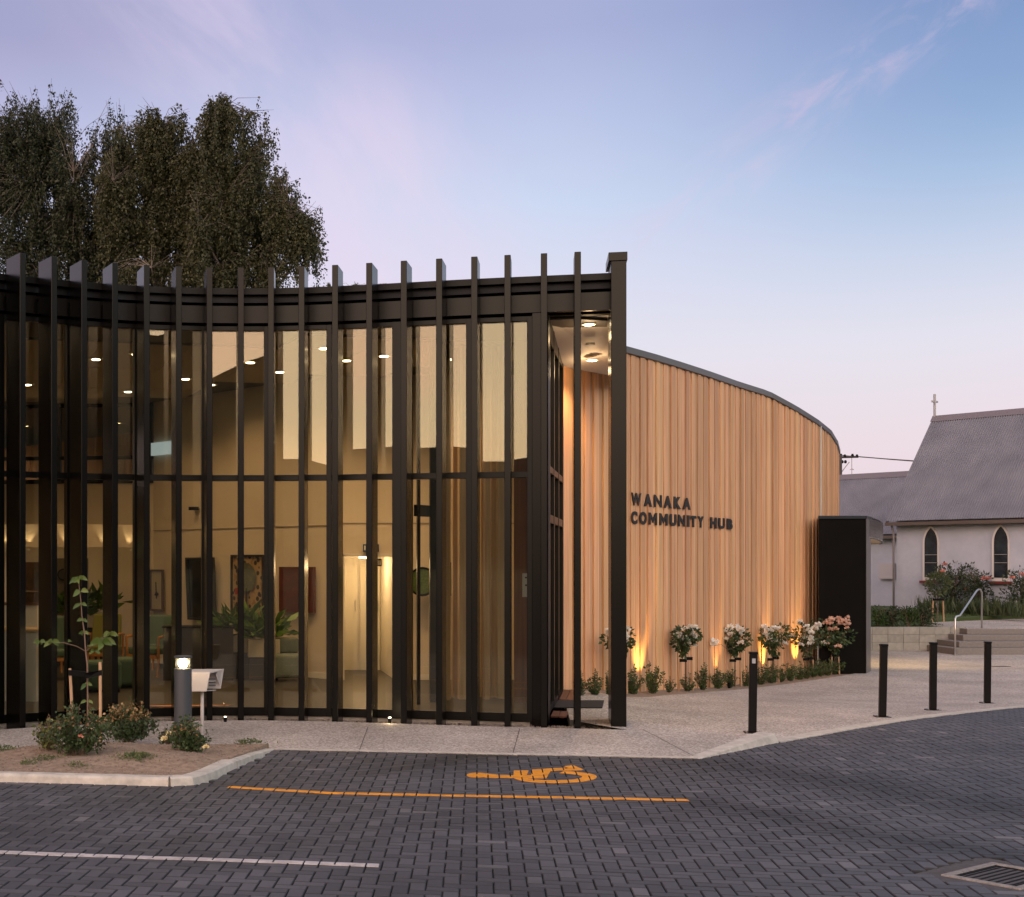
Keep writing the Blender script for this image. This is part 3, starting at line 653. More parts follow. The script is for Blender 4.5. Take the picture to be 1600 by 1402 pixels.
# gravel pit under the fins
pit_poly = [tuple(p) for p in front_off] + [tuple(pit_r), tuple(pit_rb), tuple(slab_l)] + [tuple(p) for p in offline(.75)[::-1] if p.x < slab_l.x - .05]
pit = sheet(pit_poly, lambda x, y: -.075, 1.0, 'gravel_bed', M_soil); tag(pit, kind='structure')
gl_ = offline(.60)
sv, sf = [], []
base = [(1, 0, 0), (-1, 0, 0), (0, 1, 0), (0, -1, 0), (0, 0, 1), (0, 0, -1)]
bf = [(0, 2, 4), (2, 1, 4), (1, 3, 4), (3, 0, 4), (2, 0, 5), (1, 2, 5), (3, 1, 5), (0, 3, 5)]
cnt = 0
farc, flen = arc(offline(.0), 0)
while cnt < 9000:
    s = random.uniform(0, flen + .4); p, t = farc(min(s, flen)); p = p + t * max(0, s - flen); n = Vector((-t.y, t.x)); q = p + n * random.uniform(-.05, .62)
    if q.x > 5.03: continue
    r = random.uniform(.009, .022); zz = -.07 + random.uniform(0, .03); b = len(sv); a = random.random() * 6.28
    for v in base:
        x, y = v[0] * random.uniform(.7, 1.4) * r, v[1] * random.uniform(.7, 1.2) * r
        sv.append((q.x + x * math.cos(a) - y * math.sin(a), q.y + x * math.sin(a) + y * math.cos(a), zz + v[2] * r * .7))
    sf += [tuple(i + b for i in f) for f in bf]; cnt += 1
me = bpy.data.meshes.new('gravel'); me.from_pydata(sv, [], sf); o = link('gravel', me, M_stone); tag(o, 'loose grey gravel in the strip under the black fins', kind='stuff')

# ================================================================== COMMUNITY BUILDING
B = empty('community_building', (0, 0, 0), label='curved community building with black fins, tall glazing and cedar cladding', cat='building')
FZ = .10; CZ = 4.88
finm = M_metal
for i, f in enumerate(fins):
    n = nrm(sm, i); t = Vector((n.y, -n.x)); w = .037
    if i < 6: pass
    a = f - t * w; b = f + t * w
    poly = [tuple(a), tuple(b), tuple(b + n * .43), tuple(a + n * .43)]
    o = MB().prism(poly, -.075, 5.594).build('fin', finm, B); bev(o, .004)
    br = MB(); c = f + n * .43
    br.prism([tuple(c - t * .03), tuple(c + t * .03), tuple(c + n * .16 + t * .03), tuple(c + n * .16 - t * .03)], 5.16, 5.22)
    br.build('bracket', M_frame, o)
# end column
n = nrm(line, len(line) - 1); t = Vector((n.y, -n.x))
cf = colp
mb = MB().prism([tuple(cf - t * .085), tuple(cf + t * .090), tuple(cf + t * .090 + n * .62), tuple(cf - t * .085 + n * .62)], -.075, 5.50)
o = bev(mb.build('end_column', finm, B), .004)
bev(MB().prism([tuple(cf - t * .115 - n * .02), tuple(cf + t * .10 - n * .02), tuple(cf + t * .10 + n * .64), tuple(cf - t * .115 + n * .64)], 5.50, 5.60).build('cap', finm, o), .003)
colend = cf - t * .085
# fascia, gutter, roof edge
li = [p for p in sm] + [sm[-1] + (sm[-1] - sm[-2]).normalized() * .44]
def lipath(): return [tuple(p) for p in li]
bev(MB().sweep(lipath(), [(.50, 4.985), (.50, 5.205), (.60, 5.205), (.60, 4.985)]).build('fascia', mat('fascia_metal', (.003, .0024, .002), rough=.30, spec=.22, var=.12, scale=1.5), B), .002)
MB().sweep(lipath(), [(.62, 4.96), (.62, 5.40), (.75, 5.40), (.75, 4.96)]).build('eaves_backing', M_black, B)
M_gut = mat('gutter_metal', (.0025, .0022, .002), rough=.4, spec=.22, var=.15, scale=2)
bev(MB().sweep(lipath(), [(.52, 5.245), (.54, 5.335), (.66, 5.335), (.66, 5.245)]).build('gutter', M_gut, B), .002)
bev(MB().sweep(lipath(), [(.48, 5.345), (.48, 5.425), (.90, 5.425), (.90, 5.345)]).build('roof_edge', M_gut, B), .002)
roof_poly = [tuple(p) for p in offline(.75) if p.x < colend.x] + [tuple(colend + n * .8)] + [tuple(p + Vector((-.3, .25))) for p in cedar[2:15]] + [(8, 48), (-8, 48), (-8, 14)]
MB().prism(roof_poly, 4.93, 5.0).build('roof', mat('roof_membrane', (.06, .06, .06)), B)

# curtain wall
M_px = [-330, -220, -110, 0, 107, 213, 319, 417, 515, 618, 733, 828]
cwl = empty('curtain_wall', parent=B)
gp = [onpx(glassline, px) for px in M_px]
TZ0, TZ1 = 2.985, 3.06
for a, b in zip(gp, gp[1:]):
    for z0, z1 in ((.10, TZ0), (TZ1, 4.90)):
        MB().bar(a, b, .010, .010, z0, z1).build('pane', M_glass, cwl)
    bev(MB().bar(a, b, .045, .055, TZ0, TZ1).build('transom', M_frame, cwl), .003)
    bev(MB().bar(a, b, .050, .060, 4.895, 4.955).build('head_rail', M_frame, cwl), .003)
    bev(MB().bar(a, b, .050, .060, .0, .105).build('sill_rail', M_frame, cwl), .003)
    MB().bar(a, b, .02, .12, -.08, -.002).build('upstand', M_conc, cwl)
for i, p in enumerate(gp):
    a, b = gp[max(0, i - 1)], gp[min(len(gp) - 1, i + 1)]; t = (b - a).normalized(); w = .034
    mb = MB()
    if i == 9: mb.bar(p - t * .03, p + t * .20, .09, .16, .0, 4.95)
    else: mb.bar(p - t * w, p + t * w, .060, .075, .0, 4.953)
    bev(mb.build('mullion', M_frame, cwl), .003)
# big corner post
pa_ = at(832, gp[-1].y - .06).xy; pb_ = at(857, gp[-1].y - .12).xy
bev(MB().bar(pa_, pb_, .05, .12, -.075, 4.98).build('corner_post', finm, cwl), .004)
MB().bar(gp[-1], pb_, .03, .05, .0, 4.95).build('infill', M_frame, cwl)
# porch return glazing with the entrance door
ra = Vector(pb_) + Vector((.0, .12)); rb = CORNER + Vector((-.03, -.04))
for z0, z1 in ((.16, 2.45), (2.53, 4.68)):
    MB().bar(ra.lerp(rb, .04), ra.lerp(rb, .96), .008, .008, z0, z1).build('pane', M_glass, cwl)
for f0, f1 in ((0, .05), (.30, .34), (.62, .66), (.95, 1.0)):
    MB().bar(ra.lerp(rb, f0), ra.lerp(rb, f1), .04, .05, .10, 4.9).build('mullion', M_frame, cwl)
for z0, z1 in ((.10, .18), (2.44, 2.54), (3.06, 3.14), (4.66, 4.99)):
    MB().bar(ra.lerp(rb, .05), ra.lerp(rb, .95), .035, .045, z0, z1).build('transom', M_frame, cwl)
# entrance slab threshold boards (timber) and mat are things on the slab
# porch soffit
sa, sb_, sc_, sdn = Vector((ra.x - .02, ra.y - .02)), colend + n * .55, CORNER + Vector((1.12, 1.22)), CORNER
zs = {0: 4.98, 1: 4.98, 2: 4.70, 3: 4.70}
so_ = MB(); pts = [sa, sb_ + t * .1, sc_ + t * .1, sdn]
so_.add([(p.x, p.y, zs[i]) for i, p in enumerate(pts)] + [(p.x, p.y, zs[i] + .04) for i, p in enumerate(pts)], [(0, 1, 2), (0, 2, 3), (6, 5, 4), (7, 6, 4), (1, 0, 4, 5), (2, 1, 5, 6), (3, 2, 6, 7), (0, 3, 7, 4)])
soffit = so_.build('soffit', M_soffit, B)
MB().bar(sb_ + t * .12, sc_ + t * .12, .0, .05, 4.60, 5.4).build('side_fascia', finm, B)
def soffit_light(px, py):
    lo, hi = 16.9, 20.5
    for _ in range(40):
        m_ = (lo + hi) / 2; zs_ = 4.98 - .098 * (m_ - 17.05)
        if zat(py, m_) < zs_: lo = m_
        else: hi = m_
    p = at(px, lo, 4.98 - .098 * (lo - 17.05)); return p
for px, py in ((920, 506), (925, 562)):
    p = soffit_light(px, py)
    o = MB().lathe([(.085, -.012), (.085, .0), (.06, .0)], 24, (p.x, p.y, p.z)).build('downlight', M_white, soffit)
    MB().lathe([(.062, -.018), (.062, -.011)], 24, (p.x, p.y, p.z)).build('downlight_lens', M_lamp, soffit)
    lamp('SPOT', 'porch_lamp', (p.x, p.y, p.z - .05), 95, (1, .62, .28), B, aim=(p.x - .1, p.y + .2, 0), spot=120, blend=.7, size=.06); lamp('POINT', 'soffit_fill', (p.x, p.y, p.z - .16), 5, (1, .66, .34), B, size=.05)  # the point lamp is an added fill that brightens the soffit
p = soffit_light(922, 536); MB().lathe([(.055, -.03), (.06, -.02), (.06, 0)], 16, (p.x, p.y, p.z)).build('smoke_detector', M_white, soffit)

# cedar wall
cwall = MB(); pathc = [tuple(carc(s_)[0]) for s_ in np.linspace(0, clen, 60)]
cwall = cwall.sweep(pathc, [(.02, -.5), (.02, 4.86), (.2, 4.86), (.2, -.5)]).build('cedar_wall', mat('wall_batten_brown', (.02, .007, .003)), B)
s_ = 0.0; random.seed(11); nb = 0
pat = [.18, .115, .19, .145, .17, .12]
while s_ < clen - .25 and nb < 290:
    w = pat[nb % len(pat)] * random.uniform(.92, 1.08); pr = (.020, .004, .014, .001)[nb % 4] + random.uniform(0, .004)
    (a, _), (b, _) = carc(s_), carc(s_ + w - (.040 if nb % 3 == 2 else .020))
    (m_, _) = carc(s_ + w / 2)
    zb = G(m_.x, m_.y) - .03 if m_.x > CORNER.x + .5 else .14
    mb = MB(); tt = (b - a).normalized(); nn = Vector((tt.y, -tt.x))
    la, lb = a - m_, b - m_
    mb.prism([tuple(la - nn * .02), tuple(lb - nn * .02), tuple(lb + nn * pr), tuple(la + nn * pr)], zb, ctop(s_ + w / 2) - .088)
    o = bev(mb.build('board', M_cedar, cwall), .002); o.location = (m_.x, m_.y, 0)
    s_ += w; nb += 1
random.seed(12)
M_cop = mat('blue_black_coping', (.012, .018, .024), rough=.35, spec=.4)
off_ = [p for p in pathc if True]
cp_ = MB().sweep(off_, [(-.045, 5.105), (-.045, 5.205), (.25, 5.205), (.25, 5.02)])
cp_.v = [(v[0], v[1], v[2] + ctop(float(np.linspace(0, clen, 60)[min(i // 4, 59)])) - ZT) for i, v in enumerate(cp_.v)]
bev(cp_.build('coping', M_cop, B), .003)
# downpipe, a pale thin line on the cladding above the portal
p, tt = carc(cedar_at_px(1279)); nn = Vector((tt.y, -tt.x)); q = p + nn * .04
MB().tube([(q.x, q.y, 2.7), (q.x, q.y, 4.80)], .018, 8).build('flashing_strip', mat('pale_flashing', (.6, .55, .5), rough=.4), B)

# interior shell
ins = [Vector((CORNER.x + .1, CORNER.y + .1)), Vector((4.75, 22.2)), Vector((3.0, 22.2)), Vector((1.75, 22.2)), Vector((-1.3, 26.0)), Vector((-4.0, 27.0)), Vector((-7.5, 27.0)), Vector((-7.5, 14.2))]
def wall(a, b, z0, z1, m=None, th=.12, name='inner_wall'): return MB().bar(b, a, 0, th, z0, z1).build(name, m or M_inwall, B) if False else MB().bar(a, b, th, 0, z0, z1).build(name, m or M_inwall, B)
# (the bar thickness on the far side: walk right-to-left so the normal faces away from the camera)
def bw(a, b, z0, z1, m=None, name='inner_wall', th=.12, parent=None):
    a, b = Vector(a), Vector(b)
    if a.x > b.x: a, b = b, a
    return MB().bar(a, b, 0, th, z0, z1).build(name, m or M_inwall, parent or B)
MB().bar(ins[0], ins[1], 0, .1, FZ, CZ + .04).build('inner_wall', M_inwall, B)
dx0, dx1 = (538 - CX) * 22.2 / F, (617 - CX) * 22.2 / F; dzt = zat(870, 22.2)
bw((dx1, 22.2), ins[1], FZ, CZ + .04); bw((1.75, 22.2), (dx0, 22.2), FZ, CZ + .04); bw((dx0, 22.2), (dx1, 22.2), dzt, CZ + .04)
wBC = bw(ins[4], ins[3], FZ, CZ + .04)
# left part: clerestory band above, recess below the bulkhead
bw((-7.5, 27.0), (-1.3, 26.0), 2.62, 3.42)
bw((-7.5, 31.0), (-1.0, 31.0), FZ, 2.7); bw((-7.5, 27.05), (-4.6, 27.0), FZ, 2.6)
MB().bar((-1.25, 26.0), (-1.25, 31.0), 0, .1, FZ, 2.7).build('inner_wall', M_inwall, B)
MB().prism([(-7.5, 27.0), (-1.3, 26.0), (-1.2, 31), (-7.5, 31)], 2.62, 2.66).build('recess_ceiling', M_inwall, B)
MB().bar((-7.5, 27.0), (-7.5, 12.8), 0, .1, FZ, CZ + .04).build('inner_wall', M_inwall, B)
# clerestory
cl = empty('clerestory_window', parent=B)
c0, c1 = Vector((-7.4, 27.0)), Vector((-1.3, 26.02))
for f0 in np.linspace(0, 1, 8)[:]:
    p = c0.lerp(c1, float(f0) * .985); t = (c1 - c0).normalized(); MB().bar(p, p + t * .07, .05, .05, 3.42, CZ).build('mullion', M_frame, cl)
for z0, z1 in ((3.42, 3.50), (3.86, 3.93), (CZ - .05, CZ + .02)): MB().bar(c0, c1, .045, .045, z0, z1).build('transom', M_frame, cl)
MB().bar(c0, c1, .006, .006, 3.5, CZ - .05).build('pane', M_glass, cl)
# cedar wing seen through the clerestory
wg = empty('rear_wing', parent=B)
for k in range(34):
    a = Vector((-7.8 + k * .17, 33.5 - k * .07)); MB().bar(a, a + Vector((.16, -.066)), random.uniform(0, .012), .03, 3.0, 4.35 + k * .014).build('board', M_cedar, wg)
MB().bar((-7.9, 33.7), (-2.0, 31.2), 0, .3, 2.7, 4.3).build('wall_core', M_black, wg)

# floor, ceiling
infl = [tuple(p) for p in offline(.62) if p.x < ra.x] + [tuple(ra + Vector((-.04, 0))), tuple(CORNER + Vector((-.08, .02))), (4.8, 22.3), (4.8, 24.5), (-1.2, 24.5), (-1.2, 31.05), (-7.6, 31.05), (-7.6, 13)]
fl = sheet(infl, lambda x, y: FZ, 4, 'floor', M_floor, skirt=.05, parent=B)
ceil_poly = [tuple(p) for p in offline(.66) if p.x < ra.x] + [tuple(ra + Vector((-.04, 0))), tuple(CORNER), (4.8, 22.3), (1.7, 22.3), (-1.3, 26.1), (-7.6, 27.1), (-7.6, 13)]
ce = sheet(ceil_poly, lambda x, y: CZ + .03, 4, 'ceiling', mat('ceiling_grid', (.10, .085, .06)), parent=B)
ca = R(14); cu, cv = Vector((math.cos(ca), math.sin(ca))), Vector((-math.sin(ca), math.cos(ca)))
tile = MB().box(-.594, .594, -.594, .594, 0, .02).mesh('tile'); tile.materials.append(M_ceil)
nt_ = 0
for i in range(-9, 8):
    for j in range(9, 26):
        c = cu * i * 1.2 + cv * j * 1.2
        if inpoly(c, ceil_poly) and nt_ < 290 and all(inpoly(c + cu * sx * .5 + cv * sy * .5, ceil_poly) for sx, sy in ((1, 1), (1, -1), (-1, 1), (-1, -1))):
            o = bpy.data.objects.new('tile', tile); COL.objects.link(o); o.parent = ce; o.location = (c.x, c.y, CZ + random.uniform(0, .004)); o.rotation_euler = (0, 0, ca); nt_ += 1
MB().prism([p for p in ceil_poly], CZ + .035, CZ + .04).build('plenum', M_black, B)
# tan picture rail on the back wall
MB().bar(ins[4], ins[3], .012, 0, 2.53, 2.545).build('rail', mat('rail_tan', (.3, .25, .18)), B)
MB().bar((1.75, 22.2), (4.7, 22.2), .012, 0, 2.56, 2.575).build('rail', MATS['rail_tan'], B)
MB().bar((1.75, 22.2), (dx0, 22.2), .012, 0, FZ, FZ + .09).build('skirting', M_white, B); MB().bar((dx1, 22.2), (4.7, 22.2), .012, 0, FZ, FZ + .09).build('skirting', M_white, B)
MB().bar(ins[4], ins[3], .012, 0, FZ, FZ + .09).build('skirting', M_white, B)
# corridor beyond the opening with pale doors
MB().bar((dx0, 22.3), (dx0, 24.3), .0, .1, FZ, dzt).build('inner_wall', M_white, B)
MB().bar((dx1 + .1, 22.3), (dx1 + .1, 24.3), .0, .1, FZ, dzt).build('inner_wall', M_white, B)
bw((dx0 - .2, 24.3), (dx1 + .2, 24.3), FZ, dzt + .1, M_white)
MB().prism([(dx0 - .1, 22.32), (dx1 + .1, 22.32), (dx1 + .1, 24.4), (dx0 - .1, 24.4)], dzt, dzt + .05).build('corridor_ceiling', M_white, B)
for xx in (dx0 + .06, dx0 + .45):
    d_ = MB().box(xx, xx + .34, 24.24, 24.28, FZ, dzt - .12).build('door', M_white, B)
    MB().tube([(xx + .30, 24.22, 1.1), (xx + .30, 24.22, 1.3)], .01).build('handle', M_steel, d_)
mb = MB()
for x in (dx0 - .045, dx1): mb.box(x, x + .045, 22.17, 22.21, FZ, dzt + .04)
mb.box(dx0 - .045, dx1 + .045, 22.17, 22.212, dzt + .003, dzt + .05); mb.build('door_frame', M_white, B)
lamp('POINT', 'corridor_lamp', ((dx0 + dx1) / 2, 23.3, dzt - .15), 26, (1, .66, .36), B, size=.08)
MB().lathe([(.06, -.02), (.06, 0)], 16, ((dx0 + dx1) / 2, 23.3, dzt)).build('corridor_downlight', M_lamp, B)

# interior downlights
WARM = (1, .62, .30)
spots = [(43, 600), (200, 611), (290, 591), (391, 565), (437, 580), (506, 543), (541, 562), (213, 552), (150, 560), (600, 555), (700, 560), (-60, 580), (-160, 600), (330, 600)]
for i, (px, py) in enumerate(spots):
    Y = (CZ - H) * F / (HZ - py); p = at(px, Y, CZ - .002)
    o = MB().lathe([(.11, -.015), (.11, 0)], 20, p).build('downlight', M_white, ce); MB().lathe([(.060, -.022), (.060, -.014)], 20, p).build('downlight_lens', M_lamp, ce)
    lamp('SPOT', 'room_lamp', (p.x, p.y, p.z - .06), 140 if px > 450 else (58 if px > 220 else 85), WARM, B, aim=(p.x, p.y, 0), spot=140, blend=.9, size=.08)
# curved bulkhead pelmet with lit scallops
pel = [Vector((-4.3 + .22 * k, 24.6 + .035 * (k - 6) ** 2 * .35)) for k in range(14)]
pel_o = MB().sweep([tuple(p) for p in pel], [(0, 2.22), (0, 2.62), (.06, 2.62), (.06, 2.22)]).build('bulkhead', M_inwall, B)
for k in (2, 4, 7, 10, 12):
    p = pel[k]; lamp('SPOT', 'pelmet_lamp', (p.x, p.y - .09, 2.2), 5, (1, .72, .38), B, aim=(p.x, p.y - .01, 2.6), spot=60, blend=.6, size=.02)
    MB().lathe([(.03, 0), (.03, .03)], 12, (p.x, p.y - .09, 2.16)).build('pelmet_lamp_body', M_white, B)
for x in (-3.6, -2.2): 
    lamp('POINT', 'recess_lamp', (x, 29.0, 2.45), 9, (1, .7, .35), B, size=.08); MB().lathe([(.05, -.02), (.05, 0)], 16, (x, 29.0, 2.62)).build('recess_downlight', M_lamp, B)

# timber slats of the lobby
for px0, px1, Y in ((694, 704, 18.9), (708, 716, 19.3), (718, 730, 19.0), (752, 757, 19.3), (758, 766, 19.0), (768, 776, 19.3), (778, 788, 19.1)):
    a, b = at(px0, Y).xy, at(px1, Y).xy; MB().bar(a, b, .0, .16, FZ, CZ).build('timber_slat', M_oak, B)
MB().bar(at(803, 18.7).xy, at(826, 18.5).xy, 0, .06, FZ, CZ).build('timber_panel', M_cedar_red, B)
MB().bar(at(672, 18.6).xy, at(682, 18.6).xy, 0, .08, FZ, CZ).build('lobby_post', M_frame, B)
MB().bar(at(652, 18.3).xy, at(672, 18.6).xy, 0, .05, 2.55, 2.7).build('lobby_transom', M_frame, B)
MB().bar(at(652, 18.3).xy, at(657, 18.3).xy, 0, .08, FZ, CZ).build('lobby_post', M_frame, B)

# ================================================================== things on / in the building
def letters(text, x0, x1, ztop0, zbot0, holder):
    """one raised letter per character, spread over the wall between photo columns x0..x1"""
    adv = {'W': 1.36, 'A': 1.02, 'N': 1.03, 'K': .96, 'C': 1.02, 'O': 1.12, 'M': 1.28, 'U': 1.0, 'I': .45, 'T': .86, 'Y': .95, ' ': .55, 'H': 1.0, 'B': .92}
    tot = sum(adv[c] for c in text); x = x0; k = (x1 - x0) / tot
    for c in text:
        w = adv[c] * k
        if c != ' ':
            cu_ = bpy.data.curves.new('letter', 'FONT'); cu_.body = c; cu_.size = 1; cu_.offset = .034 if c in 'NW' else .055; cu_.extrude = .06; cu_.resolution_u = 5; cu_.bevel_depth = .0
            tmp = bpy.data.objects.new('tmp', cu_); COL.objects.link(tmp); bpy.context.view_layer.update()
            me = bpy.data.meshes.new_from_object(tmp.evaluated_get(bpy.context.evaluated_depsgraph_get())); bpy.data.objects.remove(tmp)
            if c == 'M':
                mp_l = [(0, 0), (.22, 0), (.22, .60), (.5, .16), (.78, .60), (.78, 0), (1, 0), (1, 1), (.79, 1), (.5, .52), (.21, 1), (0, 1)]
                me = bpy.data.meshes.new('letter'); k12 = 12
                me.from_pydata([(a_, b_, -.06) for a_, b_ in mp_l] + [(a_, b_, .06) for a_, b_ in mp_l], [], [tuple(range(11, -1, -1)), tuple(range(12, 24))] + [(q_, (q_ + 1) % 12, 12 + (q_ + 1) % 12, 12 + q_) for q_ in range(12)])
            co = np.empty(len(me.vertices) * 3, np.float32); me.vertices.foreach_get('co', co); co = co.reshape(-1, 3)
            mn, mx_ = co.min(0), co.max(0)
            sa_ = cedar_at_px(x + w * .04); sb2 = cedar_at_px(x + w * .82)
            (pa, _), (pb, _) = carc(sa_), carc(sb2); tt = (pb - pa); nn = Vector((tt.y, -tt.x)).normalized()
            zb, zt = zbot0, ztop0
            new = []
            for v in co:
                u = (v[0] - mn[0]) / (mx_[0] - mn[0]); vv = (v[1] - mn[1]) / (mx_[1] - mn[1]); d = .025 + (v[2] + .06) / .12 * .010
                if c in 'O C'.replace(' ', ''): vv = vv * 1.04 - .02
                q = pa + tt * u + nn * d; new.append((q.x, q.y, zb + (zt - zb) * vv))
            me.vertices.foreach_set('co', np.array(new, np.float32).ravel()); me.update()
            link('letter', me, M_sign, holder)
        x += w
M_sign = mat('sign_black', (.004, .0045, .005), rough=.5, spec=.25)
sg = empty('wall_sign', (0, 0, 0), label='two lines of raised black capital letters on the cedar wall', cat='sign')
letters('WANAKA', 982, 1079, 3.01, 2.815, sg); letters('COMMUNITY HUB', 982, 1144, 2.725, 2.535, sg)

def onwall(name, a, b, z0, z1, m, label, cat, frame=None, th=.04, tilt=0, group=None):
    a, b = Vector(a), Vector(b); t = (b - a).normalized(); n = Vector((-t.y, t.x)); c = (a + b) / 2
    e = empty(name, (c.x, c.y, z0), label=label, cat=cat, group=group); la, lb = a - c, b - c
    if frame:
        fw = .035
        for i, (p0, p1, q0, q1) in enumerate(((la, lb, 0, fw), (la, lb, z1 - z0 - fw, z1 - z0), (la, la + t * fw, fw, z1 - z0 - fw), (lb - t * fw, lb, fw, z1 - z0 - fw))):
            MB().bar(p0, p1, th, 0, q0, q1).build('frame', frame, e)
        MB().bar(la + t * fw, lb - t * fw, th * .5, 0, fw, z1 - z0 - fw).build('picture', m, e)
    else: MB().bar(la, lb, th, 0, 0, z1 - z0).build('panel', m, e)
    if tilt: e.rotation_euler = (tilt * t.x, tilt * t.y, 0)
    return e
def wallpx(px, seg, back=.05):
    a, b = seg; k = (px - CX) / F; ea, eb = a.x - k * a.y, b.x - k * b.y; t = ea / (ea - eb); p = a.lerp(b, t); d = (b - a).normalized(); n = Vector((-d.y, d.x)); 
    return p - n * back if n.y > 0 else p + n * back
segBC = (ins[4], ins[3])
def pic(px0, px1, py0, py1): 
    a, b = wallpx(px0, segBC), wallpx(px1, segBC); Ym = (a.y + b.y) / 2; return a, b, zat(py1, Ym), zat(py0, Ym)
a, b, z0, z1 = pic(301, 343, 871, 969)
onwall('television', a, b, z0, z1, mat('screen_black', (.008, .008, .008), rough=.15), 'tall black screen hung on the back wall left of the tree painting', 'screen', frame=mat('tv_bezel', (.012, .011, .010), rough=.4), th=.07, tilt=.05)
# tree painting: plain decorative tree on warm ground
def artmat():
    m = bpy.data.materials.new('tree_painting'); m.use_nodes = True; t = m.node_tree; L = t.links.new; b = t.nodes['Principled BSDF']; b.inputs['Roughness'].default_value = .5
    tcn = t.nodes.new('ShaderNodeTexCoord'); v = t.nodes.new('ShaderNodeTexVoronoi'); v.inputs['Scale'].default_value = 9; L(tcn.outputs['Object'], v.inputs[0])
    cr = t.nodes.new('ShaderNodeValToRGB'); ramp(cr, [(0, (.02, .015, .01)), (.3, (.04, .03, .02)), (.36, (.38, .26, .12)), (.7, (.30, .16, .07)), (1, (.2, .05, .03))]); cr.color_ramp.interpolation = 'CONSTANT'
    L(v.outputs['Distance'], cr.inputs[0]); L(cr.outputs[0], b.inputs['Base Color']); return m
a, b, z0, z1 = pic(367, 418, 867, 971)
pt = onwall('tree_painting', a, b, z0, z1, artmat(), 'colourful painting of a dark round-headed tree on the back wall', 'painting', frame=mat('dark_frame', (.012, .009, .007)), th=.05)
t = (b - a).normalized(); M_pd = mat('paint_dark_leaf', (.05, .07, .055), col2=(.16, .15, .07), scale=14); M_pk = mat('paint_trunk', (.012, .010, .008))
mb = MB()
def pp(u, v, d=.055): q = t * ((u - .5) * (b - a).length) + Vector((t.y, -t.x)) * d; return (q.x, q.y, v * (z1 - z0))
cir = [pp(.5 + .30 * math.cos(k * .3927), .66 + .22 * math.sin(k * .3927)) for k in range(16)]; mb.add(cir + [pp(.5, .66, .05)], [(k, (k + 1) % 16, 16) for k in range(16)]); mb.build('painted_crown', M_pd, pt)
mb = MB().add([pp(.46, .12), pp(.54, .12), pp(.52, .5), pp(.48, .5)], [(0, 1, 2, 3)]); mb.build('painted_trunk', M_pk, pt)
mb = MB().add([pp(.15, .40), pp(.24, .40), pp(.24, .50), pp(.15, .50)], [(0, 1, 2, 3)]); mb.build('painted_flower', mat('paint_red', (.35, .03, .02)), pt)
a, b, z0, z1 = pic(443, 497, 886, 957)
onwall('red_panel_artwork', a, b, z0, z1, mat('dark_red_lacquer', (.09, .018, .010), rough=.4, var=.25, scale=6), 'plain dark red square artwork on the back wall beside the door opening', 'painting', th=.05)
a, b, z0, z1 = pic(240, 260, 890, 955)
fp = onwall('framed_print', a, b, z0, z1, mat('print_paper', (.48, .40, .26), rough=.6), 'small print of a dark flower stem in a brown frame', 'picture', frame=mat('brown_frame', (.07, .035, .018)))
t = (b - a).normalized()
MB().tube([pp(.52, .3, .035), pp(.47, .7, .035)], .01, 5).build('painted_stem', M_pk, fp); mb = MB().tube([pp(.55, .36, .035), pp(.55, .40, .04), pp(.5, .46, .035)], [.01, .05, .01], 6).build('painted_leaf', M_pk, fp)
sy = 22.14
def flat(px0, px1, py0, py1, Y, name, m, label, cat, th=.03):
    a, b = at(px0, Y), at(px1, Y); e = empty(name, ((a.x + b.x) / 2, Y, zat(py1, Y)), label=label, cat=cat); w = (b.x - a.x) / 2; h = zat(py0, Y) - zat(py1, Y)
    MB().box(-w, w, -th, 0, 0, h).build('panel', m, e); return e, w, h
M_blue = mat('sign_blue', (.012, .045, .11), rough=.4); M_sw = mat('sign_white', (.75, .75, .72))
e, w, h = flat(567, 592, 850.5, 862.5, sy, 'toilet_sign', M_blue, 'blue direction sign above the lit corridor opening', 'sign')
MB().box(-w * .85, -w * .7, -.036, -.031, h * .2, h * .8).build('figure', M_sw, e); MB().box(-w * .62, -w * .35, -.036, -.031, h * .42, h * .58).build('arrow', M_sw, e)
for k in (.35, .65): MB().tube([(w * k, -.034, h * .2), (w * k, -.034, h * .65)], .012, 6).build('figure', M_sw, e)
e, w, h = flat(588, 596, 873.5, 885, 22.6, 'hanging_sign', mat('sign_dark', (.01, .01, .012)), 'small dark toilet sign hanging inside the corridor opening', 'sign')
MB().tube([(-w * .4, -.034, h * .2), (-w * .4, -.034, h * .8)], .014, 6).build('figure', M_sw, e); MB().tube([(w * .4, -.034, h * .2), (w * .4, -.034, h * .8)], .014, 6).build('figure', M_sw, e)
e, w, h = flat(-18, 4.5, 851, 863.5, 24.2, 'exit_sign', mat('exit_green', (.0, .25, .10), emit=(.0, .6, .28), estr=.8), 'green lit exit sign at the far edge of the room', 'sign')
mb = MB(); mb.box(-w, w, -.035, -.031, 0, .012).box(-w, w, -.035, -.031, h - .012, h).box(w - .012, w, -.036, -.031, 0, h); mb.build('border', mat('exit_white', (.8, .8, .8), emit=(.7, .95, .85), estr=.8), e)
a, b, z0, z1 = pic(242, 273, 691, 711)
onwall('reflection_panel', a, b, z0, z1, mat('pale_reflection_glow', (.3, .35, .36), emit=(.42, .52, .55), estr=.75), 'small pale blue glowing panel in place of a reflection, high on the interior wall', 'screen')  # glowing panel stands in for a pale window reflection
# camera
p = wallpx(305, segBC, .02); e = empty('security_camera', (p.x, p.y, zat(796, p.y)), label='small black camera bracketed to the interior wall', cat='camera')
MB().box(-.10, .08, -.12, -.06, -.02, .04).build('body', M_bollard, e); MB().box(-.02, .02, -.06, 0, -.01, .02).build('bracket', M_bollard, e)
